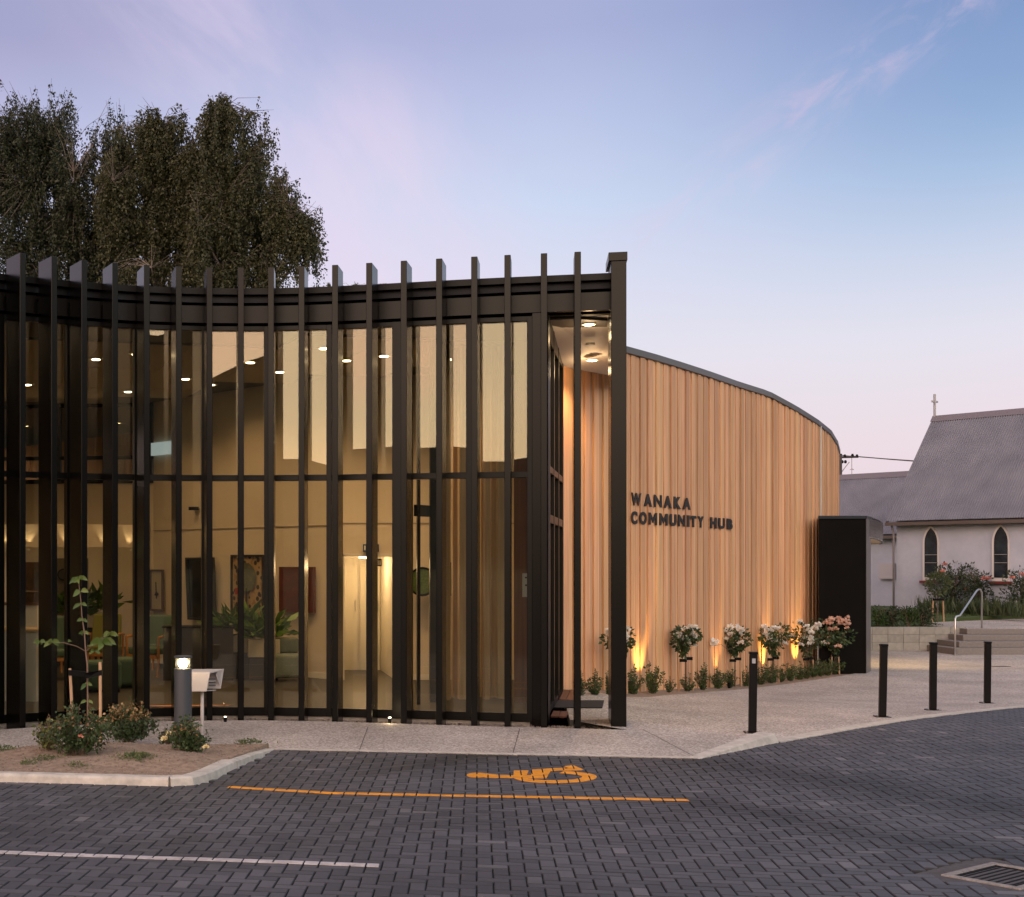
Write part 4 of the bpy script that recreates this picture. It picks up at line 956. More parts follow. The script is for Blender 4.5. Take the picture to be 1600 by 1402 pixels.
# moss circles
M_moss = mat('moss_green', (.10, .17, .02), col2=(.03, .06, .01), scale=30, bump=1, bscale=60)
for px, py, rr, lb in ((660, 909, .20, 'round green moss picture nearest the lobby door frame'), (706, 905, .23, 'round green moss picture partly hidden behind the timber slats')):
    Y = 21.9; p = at(px, Y, zat(py, Y)); e = empty('moss_picture', p, label=lb, cat='wall art', group='round moss pictures')
    mb = MB(); nn_ = 22
    mb.tube([(0, .05, 0), (0, 0, 0)], rr, 24); mb.build('moss', M_moss, e)
    mb = MB(); ring = [(rr * 1.06 * math.cos(2 * math.pi * k / 24), 0, rr * 1.06 * math.sin(2 * math.pi * k / 24)) for k in range(25)]; mb.tube(ring, .018, 6); mb.build('rim', M_bollard, e)
# intercom on red cedar panel
e, w, h = flat(816, 826, 896, 933, 18.42, 'intercom', mat('intercom_grey', (.45, .48, .47), rough=.4), 'pale vertical access panel with a small button on the dark timber', 'intercom')
MB().tube([(0, -.03, h * .5), (0, -.04, h * .5)], .012, 10).build('button', M_bollard, e); MB().tube([(0, -.03, h * .82), (0, -.035, h * .82)], .012, 10).build('lens', M_bollard, e)
# clock, painting with figure replaced by plain still life
p = Vector((-2.95, 25.9)); e = empty('wall_clock', (p.x, p.y, zat(898, p.y)), label='round dark clock on the far wall above the green chair', cat='clock')
MB().tube([(0, .0, 0), (0, -.04, 0)], .11, 24).build('case', M_bollard, e); MB().tube([(0, -.041, 0), (0, -.045, 0)], .09, 24).build('dial', mat('dial', (.03, .03, .03)), e)
MB().box(-.45, .45, .01, .06, -1.5, .3).build('mount_board', mat('dark_board', (.12, .10, .07)), e)
e = empty('dark_painting', (-3.62, 26.2, zat(975, 26.2)), label='tall dark painting behind the reception counter', cat='painting')
MB().box(-.3, .3, 0, .05, 0, 1.15).build('canvas', mat('dark_canvas', (.03, .022, .016), col2=(.16, .08, .04), scale=5), e)
for s in (-1, 1): MB().box(s * .32 - .02, s * .32 + .02, -.01, .05, -.02, 1.17).build('frame', MATS['brown_frame'], e)

# furniture --------------------------------------------------------
M_gr = mat('green_fabric', (.065, .115, .08), rough=.9, var=.1, scale=60); M_ol = mat('olive_fabric', (.15, .15, .03), rough=.9, var=.1, scale=60); M_arm = mat('orange_timber', (.42, .19, .05), rough=.45)
def chair(x, y, rz, fab, label, z=FZ):
    e = empty('armchair', (x, y, z), rz, label=label, cat='armchair', group='armchairs in the waiting area')
    o = MB().box(-.27, .27, -.28, .25, .36, .47).build('seat', fab, e); bev(o, .03, 3)
    mb = MB().add([(-.26, .20, .44), (.26, .20, .44), (.26, .30, .44), (-.26, .30, .44), (-.24, .32, .98), (.24, .32, .98), (.24, .40, .98), (-.24, .40, .98)], [(3, 2, 1, 0), (4, 5, 6, 7), (0, 1, 5, 4), (1, 2, 6, 5), (2, 3, 7, 6), (3, 0, 4, 7)])
    bev(mb.build('backrest', fab, e), .03, 3)
    for s in (-1, 1):
        MB().tube([(s * .30, .30, .64), (s * .31, .0, .66), (s * .31, -.26, .64)], .022, 8).build('armrest', M_arm, e)
        MB().tube([(s * .31, -.26, .64), (s * .30, -.24, .3), (s * .30, -.27, 0)], .02, 8).build('leg', M_arm, e)
        MB().tube([(s * .28, .32, .66), (s * .27, .30, 0)], .02, 8).build('leg', M_arm, e)
    mb = MB()
    for k in range(6): mb.box(-.26 + k * .09, -.23 + k * .09, -.27, -.24, .12, .34)
    mb.box(-.28, .28, -.28, -.23, .30, .36); mb.build('front_rail', M_arm, e)
    return e
def fp_(px, py): Y = (H - FZ) * F / (py - HZ); return at(px, Y, FZ)
p = fp_(100, 1062); chair(p.x, p.y + .1, R(10), M_gr, 'green armchair with orange timber arms next to the counter')
p = fp_(158, 1053); chair(p.x, p.y + .1, R(-12), M_ol, 'olive yellow armchair between the two green ones')
p = fp_(236, 1056); chair(p.x + .0, p.y + .0, R(-30), M_gr, 'dark green armchair below the framed print')
for px, py, lb in ((160, 1080, 'green cube stool nearest the sapling'), (190, 1074, 'green cube stool further from the window')):
    p = fp_(px, py); e = empty('stool', p, R(12), label=lb, cat='stool', group='green cube stools'); bev(MB().box(-.25, .25, -.25, .25, .04, .44).build('cushion', M_gr, e), .05, 3); MB().box(-.22, .22, -.22, .22, 0, .04).build('plinth', M_bollard, e)
p = fp_(452, 1063); e = empty('tub_seat', p, R(10), label='grey green low seat against the pale back wall', cat='seat'); M_gg = mat('grey_green_fabric', (.13, .16, .12), rough=.9, var=.2, scale=40)
bev(MB().box(-.32, .22, -.25, .3, .05, .42).build('base', M_gg, e), .05, 3); bev(MB().box(-.34, .18, .1, .34, .42, .66).build('backrest', M_gg, e), .04, 3)
# reception counter
e = empty('reception_counter', (0, 0, FZ), label='long pale grey reception counter with a timber top at the edge of the room', cat='counter')
ya = 18.7
MB().bar(at(-220, ya + .3).xy, at(57, ya).xy, 0, .6, 0, .92).build('front', mat('counter_front', (.44, .44, .40), rough=.5), e); bev(MB().bar(at(-222, ya + .3).xy, at(60, ya).xy, .03, .65, .92, .96).build('counter_top', M_oak, e), .004)
yb = 20.6; MB().bar(at(-220, yb).xy, at(58, yb).xy, 0, .5, 0, 1.22).build('back_cabinet', M_white, e); MB().bar(at(-222, yb).xy, at(59, yb).xy, .02, .5, 1.22, 1.26).build('shelf', M_cedar_red, e)
e = empty('fruit_basket', at(49, 20.75, FZ + 1.26), label='dark woven basket on the timber shelf behind the counter', cat='basket')
mb = MB().lathe([(.10, 0), (.17, .16), (.16, .17), (.09, .02)], 16); mb.build('basket', mat('wicker', (.16, .09, .04), col2=(.03, .02, .01), scale=40), e); MB().tube([(-.2, 0, .25), (.12, 0, .02)], .012, 6).build('handle', M_bollard, e)

# planters
M_leafdk = leafmat('glossy_leaf', (.02, .06, .012), (.12, .22, .03), .15, .3)
def planter(px, py, w, h, n, label, leaf=.24, topz=None, grp='planters of glossy leaves inside the windows', yoff=0):
    p = fp_(px, py); p.y += yoff; p.x = (px - CX) * p.y / F
    e = empty('planter', (p.x, p.y, FZ), label=label, cat='planter', group=grp); z = topz - FZ if topz else h
    bev(MB().box(-w / 2, w / 2, -.16, .16, z - .28, z).build('box', mat('planter_box', (.45, .40, .30), rough=.5), e), .006)
    MB().box(-w / 2 + .03, w / 2 - .03, -.13, .13, 0, z - .28).build('plinth', mat('planter_plinth', (.012, .010, .010), rough=.6), e)
    k = RNG.uniform(size=n); az = RNG.uniform(0, 6.283, n); el = RNG.uniform(.3, 1.35, n)
    st = np.stack([RNG.uniform(-w / 2 + .03, w / 2 - .03, n), RNG.uniform(-.12, .12, n), np.full(n, z)], 1)
    d = np.stack([np.cos(az) * np.cos(el), np.sin(az) * np.cos(el), np.sin(el)], 1); r = RNG.uniform(.02, .34, n)[:, None]
    pos = st + d * r; dd = d.copy(); dd[:, 2] -= .5 * r[:, 0] / .34
    link('foliage', leaves_mesh(pos, dd, leaf, .32), M_leafdk, e)
planter(372, 1060, .55, .8, 230, 'grey window planter beneath the tree painting', topz=.80)
planter(412, 1062, .5, .8, 190, 'dark planter overflowing with leaves right of the grey one', topz=.74)
planter(105, 1046, .5, .95, 110, 'leafy planter behind the green chair', topz=1.0, yoff=1.0)
planter(152, 1044, .5, .95, 110, 'leafy planter with a yellow bud behind the olive chair', topz=1.05, yoff=1.0)
p = fp_(305, 1062); e = empty('low_cabinet', p, 0, label='low dark cabinet standing under the black screen', cat='cabinet'); MB().box(-.5, .6, -.2, .25, 0, .82).build('carcass', mat('cabinet_black', (.012, .010, .010), rough=.5), e); MB().box(-.52, .62, -.22, .27, .82, .85).build('top', M_bollard, e)
# red orange rug near the glass
rc = fp_(300, 1104); e = MB().prism([(rc.x - .75, rc.y - .02), (rc.x - .3, rc.y - .12), (rc.x + .45, rc.y + .02), (rc.x + .5, rc.y + .08), (rc.x - .2, rc.y + .08)], FZ, FZ + .012).build('floor_rug', mat('red_orange_rug', (.50, .06, .025), col2=(.75, .40, .2), scale=3)); tag(e, 'narrow red and orange rug lying just inside the glass', 'rug')

# porch mat, timber threshold
mtc = PG(893, 1101); e = MB(); 
mp_ = [PG(861, 1108), PG(941, 1108), PG(944, 1097), PG(868, 1097)]
mb = MB().add([(p.x, p.y, p.z + .012) for p in mp_] + [(p.x, p.y, p.z + .024) for p in mp_], [(3, 2, 1, 0), (4, 5, 6, 7), (0, 1, 5, 4), (1, 2, 6, 5), (2, 3, 7, 6), (3, 0, 4, 7)])
tag(mb.build('door_mat', mat('rubber_mat', (.012, .009, .008), rough=.8, var=.3, scale=50)), 'dark ribbed mat lying at the porch doorway', 'mat')
th = empty('timber_threshold', (0, 0, 0), label='reddish timber boards at the foot of the porch glazing', cat='threshold')
M_dk = woodmat('threshold_timber', (.10, .035, .016), (.15, .055, .026), (.2, .08, .04))
for k, (f0, f1) in enumerate(((.06, .22), (.62, 1.0))):
    a, b = ra.lerp(rb, f0), ra.lerp(rb, f1); t = (b - a).normalized(); nn = Vector((t.y, -t.x))
    for j in range(2):
        q = nn * (.045 + .095 * j); poly = [tuple(a + q), tuple(b + q), tuple(b + q + nn * .088), tuple(a + q + nn * .088)]
        MB().prism(poly, lambda x, y: G(x, y) - .0, lambda x, y: G(x, y) + .02).build('board', M_dk, th)

# ================================================================== black portal and canopy at the far end
pt = empty('entry_portal', (0, 0, 0), label='tall black cladding screen with a curved canopy at the end of the cedar wall', cat='portal')
Yp = 28.1; pl, pr_ = at(1280, Yp).xy, at(1352.5, Yp).xy; pe = at(1359, 28.7).xy
zg = -.30; zt = 2.885
npan = 3
bev(MB().prism([tuple(pl), tuple(pr_), tuple(pe), tuple(pe + Vector((-.6, 1.0))), tuple(pl + Vector((.16, .34)))], zg, zt - .06).build('screen', M_black, pt), .004)
bev(MB().prism([tuple(pl + Vector((-.03, -.03))), tuple(pr_ + Vector((.01, -.03))), tuple(pe + Vector((.03, 0))), tuple(pe + Vector((-.6, 1.1))), tuple(pl + Vector((.18, .38)))], zt - .06, zt).build('cap', M_cop, pt), .003)
MB().bar(pr_ + Vector((.005, -.012)), pe + Vector((.012, -.006)), .006, 0, zg, zt - .06).build('corner_trim', mat('trim_grey', (.09, .085, .085), rough=.35), pt)
cv_ = [at(1354, 28.2).xy, at(1360, 28.6).xy, at(1368, 29.6).xy, at(1375, 31).xy, at(1379.5, 33).xy, at(1380, 35.5).xy, at(1376, 38).xy]
MB().sweep([tuple(p) for p in cv_], [(0, 2.44), (0, 2.88), (.05, 2.88), (.05, 2.44)]).build('canopy_fascia', mat('canopy_metal', (.06, .06, .062), rough=.25, metal=.6), pt)
MB().prism([tuple(p) for p in cv_] + [tuple(cv_[-1] + Vector((-1.5, -.5))), (pe.x - .2, pe.y + 1)], 2.45, 2.47).build('canopy_soffit', M_soffit, pt)
MB().prism([tuple(p) for p in cv_] + [tuple(cv_[-1] + Vector((-1.5, -.5))), (pe.x - .2, pe.y + 1)], 2.84, 2.86).build('canopy_top', M_cop, pt)
p = at(1352, 30.5, 2.40); MB().lathe([(.06, -.02), (.06, 0)], 16, (p.x, p.y, 2.45)).build('downlight', M_lamp, pt); lamp('SPOT', 'canopy_lamp', (p.x, p.y, 2.38), 260, (1, .7, .3), pt, aim=(p.x + .9, p.y + .4, -.2), spot=95, blend=.8)

# ================================================================== planting along the cedar wall
edge = [(905, 1092), (935, 1091), (980, 1090), (1040, 1087), (1085, 1084), (1130, 1080), (1165, 1077), (1200, 1073), (1240, 1068), (1280, 1062), (1320, 1056), (1345, 1051)]
def edge_y(px):
    for (x0, y0), (x1, y1) in zip(edge, edge[1:]):
        if x0 <= px <= x1: return y0 + (y1 - y0) * (px - x0) / (x1 - x0)
    return edge[0][1] if px < 905 else edge[-1][1]
wbed = [tuple(PG(px, py).xy) for px, py in edge] + [tuple(pl + Vector((.6, .1)))] + [tuple(carc(cedar_at_px(px))[0]) for px in (1275, 1240, 1200, 1150, 1100, 1040, 980, 920, 885)]
o = sheet(wbed, lambda x, y: G(x, y) - .005, .5, 'border_soil', M_soil); tag(o, kind='structure')
M_hedge = leafmat('box_leaf', (.018, .045, .010), (.07, .13, .025), .2)
M_rose = leafmat('rose_leaf', (.018, .042, .012), (.065, .10, .028), .2)
M_pet = leafmat('white_petal', (.80, .76, .68), (.93, .91, .86), .3, .7); M_petp = leafmat('peach_petal', (.62, .36, .26), (.85, .62, .5), .3, .7)
M_pety = leafmat('yellow_petal', (.75, .62, .30), (.9, .8, .5), .3, .7); M_petr = leafmat('coral_petal', (.55, .16, .10), (.8, .35, .28), .3, .7)
def sprigs(n_s, h, spread, per, leaf, rng):
    pos, dr = [], []
    stems = []
    for k in range(n_s):
        az = rng.uniform(0, 6.283); lean = rng.uniform(0, spread); hh = h * rng.uniform(.5, 1.0) * (1 - .35 * lean / max(spread, .01))
        if k == 0: hh, lean = h, spread * .1
        b = np.array([math.cos(az), math.sin(az)]) ; st = []
        for i in range(per):
            t = (i + .6) / per; c = np.array([b[0] * lean * t + b[0] * .03, b[1] * lean * t + b[1] * .03, hh * t])
            a2 = rng.uniform(0, 6.283); d = np.array([math.cos(a2), math.sin(a2), .6])
            for q in range(2): 
                d2 = d * (1 if q == 0 else -1); d2[2] = .5; pos.append(c + rng.normal(size=3) * .006); dr.append(d2)
        stems.append([(b[0] * .02, b[1] * .02, 0), (b[0] * (lean * .5 + .03), b[1] * (lean * .5 + .03), hh * .5), (b[0] * (lean + .03), b[1] * (lean + .03), hh)])
    return np.array(pos), np.array(dr), stems
hedge_protos = []
for k in range(5):
    rg = np.random.default_rng(50 + k); pos, dr, st = sprigs(15 + k * 2, .44, .17, 13, .035, rg); me = leaves_mesh(pos, dr, .042, .5, rg); me.materials.append(M_hedge)
    mb = MB()
    for s3 in st: mb.tube(s3, .004, 4)
    m2 = mb.mesh('stems'); m2.materials.append(M_twig); hedge_protos.append((me, m2))
hp = [(908, 52), (932, 56), (953, 50), (990, 62), (1021, 66), (1047, 34), (1076, 38), (1101, 56), (1124, 46), (1143, 42), (1166, 42), (1190, 48), (1207, 46), (1222, 38), (1236, 40), (1250, 38), (1262, 36), (1273, 40), (1284, 38), (1295, 36), (1305, 38), (1314, 40), (1323, 38), (1332, 32)]
names_h = ['first', 'second', 'third', 'fourth', 'fifth', 'sixth', 'seventh', 'eighth', 'ninth', 'tenth', 'eleventh', 'twelfth']
for i, (px, hpx) in enumerate(hp):
    p = PG(px, edge_y(px) - 4); p.y += .05; sc = hpx * .76 * p.y / F / .44
    if i < 3: lb = ['small hedge plant half hidden behind the slim last fin', 'small bushy hedge plant standing between the last fin and the end column', 'small hedge plant hugging the near side of the end column'][i]
    elif i < 12: lb = names_h[i - 3] + ' low hedge plant along the cedar wall counting from the end column'
    else: lb = names_h[23 - i] + ' low hedge plant along the cedar wall counting back from the black portal'
    e = empty('hedge_plant', p, random.uniform(0, 6.28), label=lb, cat='plant', group='low hedge plants along the cedar wall'); e.scale = (sc * random.uniform(.85, 1.1),) * 2 + (sc,)
    a, b = hedge_protos[i % 5]; o = bpy.data.objects.new('foliage', a); COL.objects.link(o); o.parent = e; o = bpy.data.objects.new('stem', b); COL.objects.link(o); o.parent = e

def ball(c, r, n, rng, hollow=.5):
    v = rng.normal(size=(n, 3)); v /= np.linalg.norm(v, axis=1, keepdims=True); rad = rng.uniform(hollow, 1, n) ** .7; return np.array(c) + v * rad[:, None] * np.array(r), v
def bloom_arr(c, r, rng, n=14):
    v = rng.normal(size=(n, 3)); v /= np.linalg.norm(v, axis=1, keepdims=True); v[:, 2] = np.abs(v[:, 2]) * .8 + .05; return np.repeat(np.array([c]), n, 0) + v * r * .25, v
def blooms(cs_, r, m, parent, rng, name='blossom'):
    ps, ds = [], []
    for c in cs_:
        a, b = bloom_arr(c, r, rng, 18); ps.append(a); ds.append(b)
    return link(name, leaves_mesh(np.concatenate(ps), np.concatenate(ds), r, .95, rng), m, parent)
def rose_standard(px, pyc, rx, rzpx, pet, label, seed, nb_=14, stakes=((-.09, .62), (.09, .66)), Yadd=.45, side=0):
    rg = np.random.default_rng(seed); p = PG(px, edge_y(min(px, 1335)) - 3); Y = p.y + Yadd; p = Vector(((px - CX) * Y / F, Y, 0)); p.z = G(p.x, p.y)
    e = empty('standard_rose', p, label=label, cat='rose tree', group='standard roses along the cedar wall')
    zc = zat(pyc, Y) - p.z; r = rx * Y / F; rz_ = rzpx * Y / F
    MB().tube([(0, 0, 0), (.01, .01, zc * .5), (0, 0, zc - rz_ * .4)], [.012, .010, .010], 6).build('stem', M_twig, e, True)
    cp, cd = [], []
    for k in range(12):
        c = (rg.uniform(-.75, .75) * r, rg.uniform(-.6, .6) * r, zc + rg.uniform(-.6, .65) * rz_); a, b = ball(c, (r * .50, r * .50, rz_ * .44), 58, rg); cp.append(a); cd.append(b)
    cp = np.concatenate(cp); cd = np.concatenate(cd); cd[:, 2] -= .3
    # taper to the graft
    f = np.clip((cp[:, 2] - (zc - rz_)) / (rz_ * 1.1), .35, 1); cp[:, 0] *= f; cp[:, 1] *= f
    link('crown', leaves_mesh(cp, cd, .058, .62, rg), M_rose, e)
    mb = MB()
    for k in range(9):
        a = rg.uniform(0, 6.28); mb.tube([(0, 0, zc - rz_ * .6), (math.cos(a) * r * .5, math.sin(a) * r * .5, zc), (math.cos(a) * r * .85, math.sin(a) * r * .85, zc + rz_ * rg.uniform(.1, .8))], .004, 4)
    mb.build('branch', M_twig, e)
    cs_ = []
    for k in range(nb_):
        a = rg.uniform(math.pi, 2 * math.pi); rr = rg.uniform(.2, .95); cs_.append((math.cos(a) * r * rr, math.sin(a) * r * rr * .9, zc + rz_ * (rg.uniform(.35, 1.0) if rg.random() < .75 else rg.uniform(-.5, .4))))
    blooms(cs_, .052, pet, e, rg)
    for sx, sh in stakes:
        MB().tube([(sx * 1.25, -.02, 0), (sx, -.02, (zc - rz_) * sh / .62 * .95)], .014, 6).build('stake', M_stake, e)
        MB().box(min(sx, 0) - .012, max(sx, 0) + .012, -.04, -.025, (zc - rz_) * sh / .62 * .86, (zc - rz_) * sh / .62 * .86 + .05).build('tie', M_bollard, e)
    return e
rose_standard(967, 1004, 24, 20, M_pet, 'standard rose with white blooms half hidden by the tall end column', 1)
rose_standard(1071, 1003, 20, 24, M_pet, 'small round standard rose with white blooms under the sign lettering', 2)
rose_standard(1148, 1003, 27, 25, M_pet, 'standard rose with white blooms directly behind the first bollard', 3, 11)
rose_standard(1207, 1003, 22, 24, M_pet, 'standard rose with white blooms just right of the first bollard', 4, 12)
rose_standard(1262, 1000, 27, 28, M_pet, 'large standard rose with clustered white blooms left of the black portal', 5, 20)
rose_standard(1304, 996, 25, 30, M_petp, 'standard rose with peach pink blooms against the black portal', 6, 26, stakes=((-.06, .72), (.07, .72)), Yadd=.25)
p = PG(1288, 1056); e = MB().tube([(p.x, p.y + .3, p.z), (p.x, p.y + .3, p.z + .62)], .010, 8).build('steel_rod', mat('galvanised', (.45, .46, .47), rough=.35, metal=.8)); tag(e, 'thin grey steel rod standing between the two roses by the portal', 'rod')
# lone lit bloom on a drooping stem
p = PG(1119, edge_y(1119) - 3); Y = p.y + .6; q = at(1116, Y, zat(1009, Y)); e = empty('rose_bloom', q, label='single pale bloom glowing in the uplight on the cedar wall', cat='flower')
blooms([(0, 0, 0), (.01, -.01, .07)], .06, M_pet, e, np.random.default_rng(9)); MB().tube([(.0, .0, 0), (.12, .0, .02), (.22, 0, -.06)], .004, 5).build('stem', M_twig, e)
# uplights at the foot of the wall
up = [(996, 'uplight glowing on the cedar just past the end column', 52), (1117, 'uplight on the cedar between the second and third roses', 16), (1190, 'uplight on the cedar behind the first bollard', 48), (1241, 'uplight on the cedar left of the portal roses', 50)]
for px, lb, en in up:
    s = cedar_at_px(px); pw, tt = carc(s); nn = Vector((tt.y, -tt.x)); p = pw + nn * .24; z = G(p.x, p.y)
    e = empty('wall_uplight', (p.x, p.y, z), label=lb, cat='uplight', group='uplights at the foot of the cedar wall')
    MB().lathe([(.022, .0), (.022, .05), (.030, .06), (.030, .10), (.024, .10)], 12).build('body', M_bollard, e); MB().lathe([(.020, .090), (.020, .094)], 12).build('lens', lampmat('amber_lamp', (1, .55, .14), 12), e)
    d = nn * -1
    lamp('SPOT', 'uplight_lamp', (p.x, p.y, z + .12), en * 2.6, (1, .60, .16), None, aim=(p.x + d.x * .16, p.y + d.y * .16, z + .62), spot=70, blend=1.0, size=.015)

# ================================================================== bollards
def bollard(px, py, label, lean=0.0, first=[None]):
    p = PG(px, py); e = empty('bollard', p, R(-12), label=label, cat='bollard', group='black bollards along the path edge'); e.rotation_euler = (0, lean, R(-14))
    if first[0] is None:
        first[0] = [('post', MB().box(-.042, .042, -.042, .042, .012, .90).mesh('post'), M_bollard), ('cap', MB().box(-.047, .047, -.047, .047, .90, .93).mesh('cap'), M_bollard), ('base_plate', MB().box(-.09, .09, -.09, .09, 0, .014).mesh('base_plate'), M_bollard)]
        bt = MB()
        for sx in (-1, 1):
            for sy_ in (-1, 1): bt.lathe([(.010, .014), (.010, .024)], 6, (sx * .068, sy_ * .068, 0))
        first[0].append(('bolt', bt.mesh('bolt'), M_steel))
        for n_, me, m in first[0]: me.materials.append(m)
    for n_, me, m in first[0]:
        o = bpy.data.objects.new(n_, me); COL.objects.link(o); o.parent = e
        if n_ in ('post', 'cap'): bev(o, .008, 2)
    return e
b1 = bollard(1175.5, 1146, 'black square bollard nearest the camera with a small grey reflector', .012)
MB().box(-.018, .020, -.046, -.0425, .80, .855).build('reflector', mat('reflector_grey', (.30, .31, .33), rough=.35), b1)
bollard(1378.5, 1121, 'black bollard in front of the retaining wall', .02); bollard(1457.5, 1110.5, 'black bollard in line with the steel handrail', .008); bollard(1542.5, 1099.5, 'black bollard in front of the concrete steps', .01)

# ================================================================== bed things
def bz(p): return bedz(p.x, p.y)
# bollard light
p = P(286, 1166); e = empty('bollard_light', (p.x, p.y, .02), label='round dark bollard with a glowing lamp head beside the letterbox', cat='bollard light')
MB().lathe([(.093, 0), (.093, .80), (.088, .805)], 32).build('post', mat('charcoal_post', (.05, .055, .065), rough=.4), e, False)
MB().lathe([(.082, .805), (.082, .92)], 32).build('lens', glassmat('lens_glass', .04, (1, .95, .85)), e); MB().lathe([(.02, .806), (.045, .83), (.052, .87), (.03, .905)], 20).build('lamp_core', lampmat('core_lamp', (1, .80, .5), 55), e)
MB().lathe([(.094, .915), (.096, .93), (.090, .937)], 32).build('cap', MATS['charcoal_post'], e)
for k in range(3):
    a = k * 2.094 + .5; MB().tube([(.078 * math.cos(a), .078 * math.sin(a), .80), (.078 * math.cos(a), .078 * math.sin(a), .92)], .004, 6).build('strut', MATS['charcoal_post'], e)
lamp('POINT', 'bollard_lamp', (p.x, p.y, .02 + .865), 130, (1, .72, .38), None, size=.05)
# letterbox
p = P(316, 1157); e = empty('letterbox', (p.x, p.y, 0), label='pale grey open-sided letterbox on a thin post in the rose bed', cat='letterbox'); M_lb = mat('letterbox_grey', (.46, .42, .41), rough=.45)
bev(MB().tube([(0, 0, 0), (0, 0, .60)], .020, 12).build('post', M_lb, e, True), .001)
Yb = p.y - .12
def lp(px, py, Y): q = at(px, Y, zat(py, Y)); return Vector((q.x - p.x, q.y - p.y, q.z))
def plate(c4, d, name, m=M_lb):
    nrm_ = (c4[1] - c4[0]).cross(c4[3] - c4[0]).normalized() * d; mb = MB().add([tuple(c) for c in c4] + [tuple(c - nrm_) for c in c4], [(0, 1, 2, 3), (7, 6, 5, 4), (0, 4, 5, 1), (1, 5, 6, 2), (2, 6, 7, 3), (3, 7, 4, 0)]); bev(mb.build(name, m, e), .003)
f0, f1, f2, f3 = lp(285, 1080.5, Yb), lp(323, 1080.5, Yb), lp(328.5, 1050.5, Yb), lp(281.5, 1050.5, Yb)
plate([f0, f1, f2, f3], -.02, 'front_plate')
Yr = Yb + .34
g2, g3 = lp(350, 1045.5, Yr), lp(303, 1045.5, Yr)
plate([f3, f2, g2, g3], .015, 'lid')
plate([lp(345, 1076, Yr), lp(345, 1076, Yr) + Vector((-.3, 0, 0)), g3, g2], .015, 'back_plate')
plate([lp(337, 1055, Yr - .14), lp(345, 1076, Yr), g2 + Vector((0, 0, -.0)), lp(341, 1049, Yr - .16)], .012, 'rear_fin')
plate([f0 + Vector((.02, .02, .11)), f1 + Vector((-.0, .02, .11)), lp(338, 1064, Yr - .1), lp(310, 1064, Yr - .1)], .01, 'shelf')
plate([f0 + Vector((.02, .02, .01)), f1 + Vector((.0, .02, .01)), lp(338, 1078, Yr - .1), lp(310, 1078, Yr - .1)], .01, 'base')
for k in range(3): plate([lp(326, 1060 + k * 5, Yb + .16), lp(337, 1060 + k * 5, Yb + .2), lp(337, 1062.5 + k * 5, Yb + .2), lp(326, 1062.5 + k * 5, Yb + .16)], .004, 'louvre', MATS['trim_grey'])
# sapling with stakes
p = P(136, 1163); zb = .08; e = empty('sapling', (p.x, p.y, zb), label='young sapling with drooping green leaves tied between two stakes', cat='sapling')
sc_ = p.y / F
def sp(px, py): return ((px - 136) * sc_, 0, zat(py, p.y) - zb)
trunk_pts = [(136, 1165), (137, 1100), (136.5, 1040), (134, 1018), (132, 990), (128, 962), (126.5, 940), (124, 920), (123, 905)]
MB().tube([sp(*q) for q in trunk_pts], [.010, .009, .009, .009, .008, .006, .005, .004, .003], 7).build('trunk', mat('sapling_bark', (.16, .10, .07)), e, True)
MB().tube([sp(134, 1018), sp(120, 1010), sp(98, 1004), sp(80, 1004)], .004, 5).build('branch', MATS['sapling_bark'], e); MB().tube([sp(134, 1018), sp(146, 1008), sp(160, 998), sp(170, 993)], .004, 5).build('branch', MATS['sapling_bark'], e)
M_sap = leafmat('sapling_leaf', (.06, .11, .02), (.16, .21, .05), .3, .45)
def bigleaf(mb, root, d, L_, w):
    d = Vector(d).normalized(); s = d.cross(Vector((0, -1, .2))).normalized(); n_ = s.cross(d); r0 = Vector(root); drp = Vector((0, 0, -1))
    ax = [r0, r0 + d * L_ * .3, r0 + d * L_ * .62 + drp * L_ * .10, r0 + d * L_ * .85 + drp * L_ * .30, r0 + d * L_ * .95 + drp * L_ * .5]; ws = [.0, .42, .5, .3, 0]
    vs = []; 
    for a, q in zip(ax, ws): vs += [a - s * w * q + n_ * w * .18 * (q > 0), a, a + s * w * q + n_ * w * .18 * (q > 0)]
    mb.add(vs, [f for i in range(4) for f in ((i * 3, i * 3 + 1, i * 3 + 4, i * 3 + 3), (i * 3 + 1, i * 3 + 2, i * 3 + 5, i * 3 + 4))])
cl_ = [((123, 905), 9, .085), ((126, 925), 3, .09), ((127, 945), 4, .07), ((129, 970), 4, .07), ((131, 990), 3, .07), ((82, 1004), 9, .08), ((62, 1003), 4, .07), ((172, 992), 7, .08), ((160, 1005), 8, .13), ((148, 1018), 3, .07), ((136, 1070), 3, .075), ((136, 1096), 2, .06), ((136, 1112), 1, .05), ((106, 1004), 1, .06)]
rnd = random.Random(5); nleaf = 0
for (c, k, L_) in cl_:
    for j in range(k):
        az = 6.283 * (j + rnd.uniform(-.2, .2)) / k; mb = MB(); bigleaf(mb, sp(*c), (math.cos(az), math.sin(az) * .6, rnd.uniform(-.1, .5)), L_ * rnd.uniform(.9, 1.4), L_ * .66)
        o = mb.build('leaf', M_sap, e, True); a_ = o.data.attributes.new('rnd', 'FLOAT', 'FACE'); a_.data.foreach_set('value', [rnd.random()] * len(o.data.polygons))
for (tx, ty, bx, by) in ((110, 1044, 116, 1150), (157, 1034, 158, 1158)):
    a, b = sp(tx, ty), sp(bx, by); dy = -.05; bev(MB().tube([(b[0], dy, b[2] - .05), (a[0], dy, a[2])], .021, 4).build('stake', M_stake, e), .003)
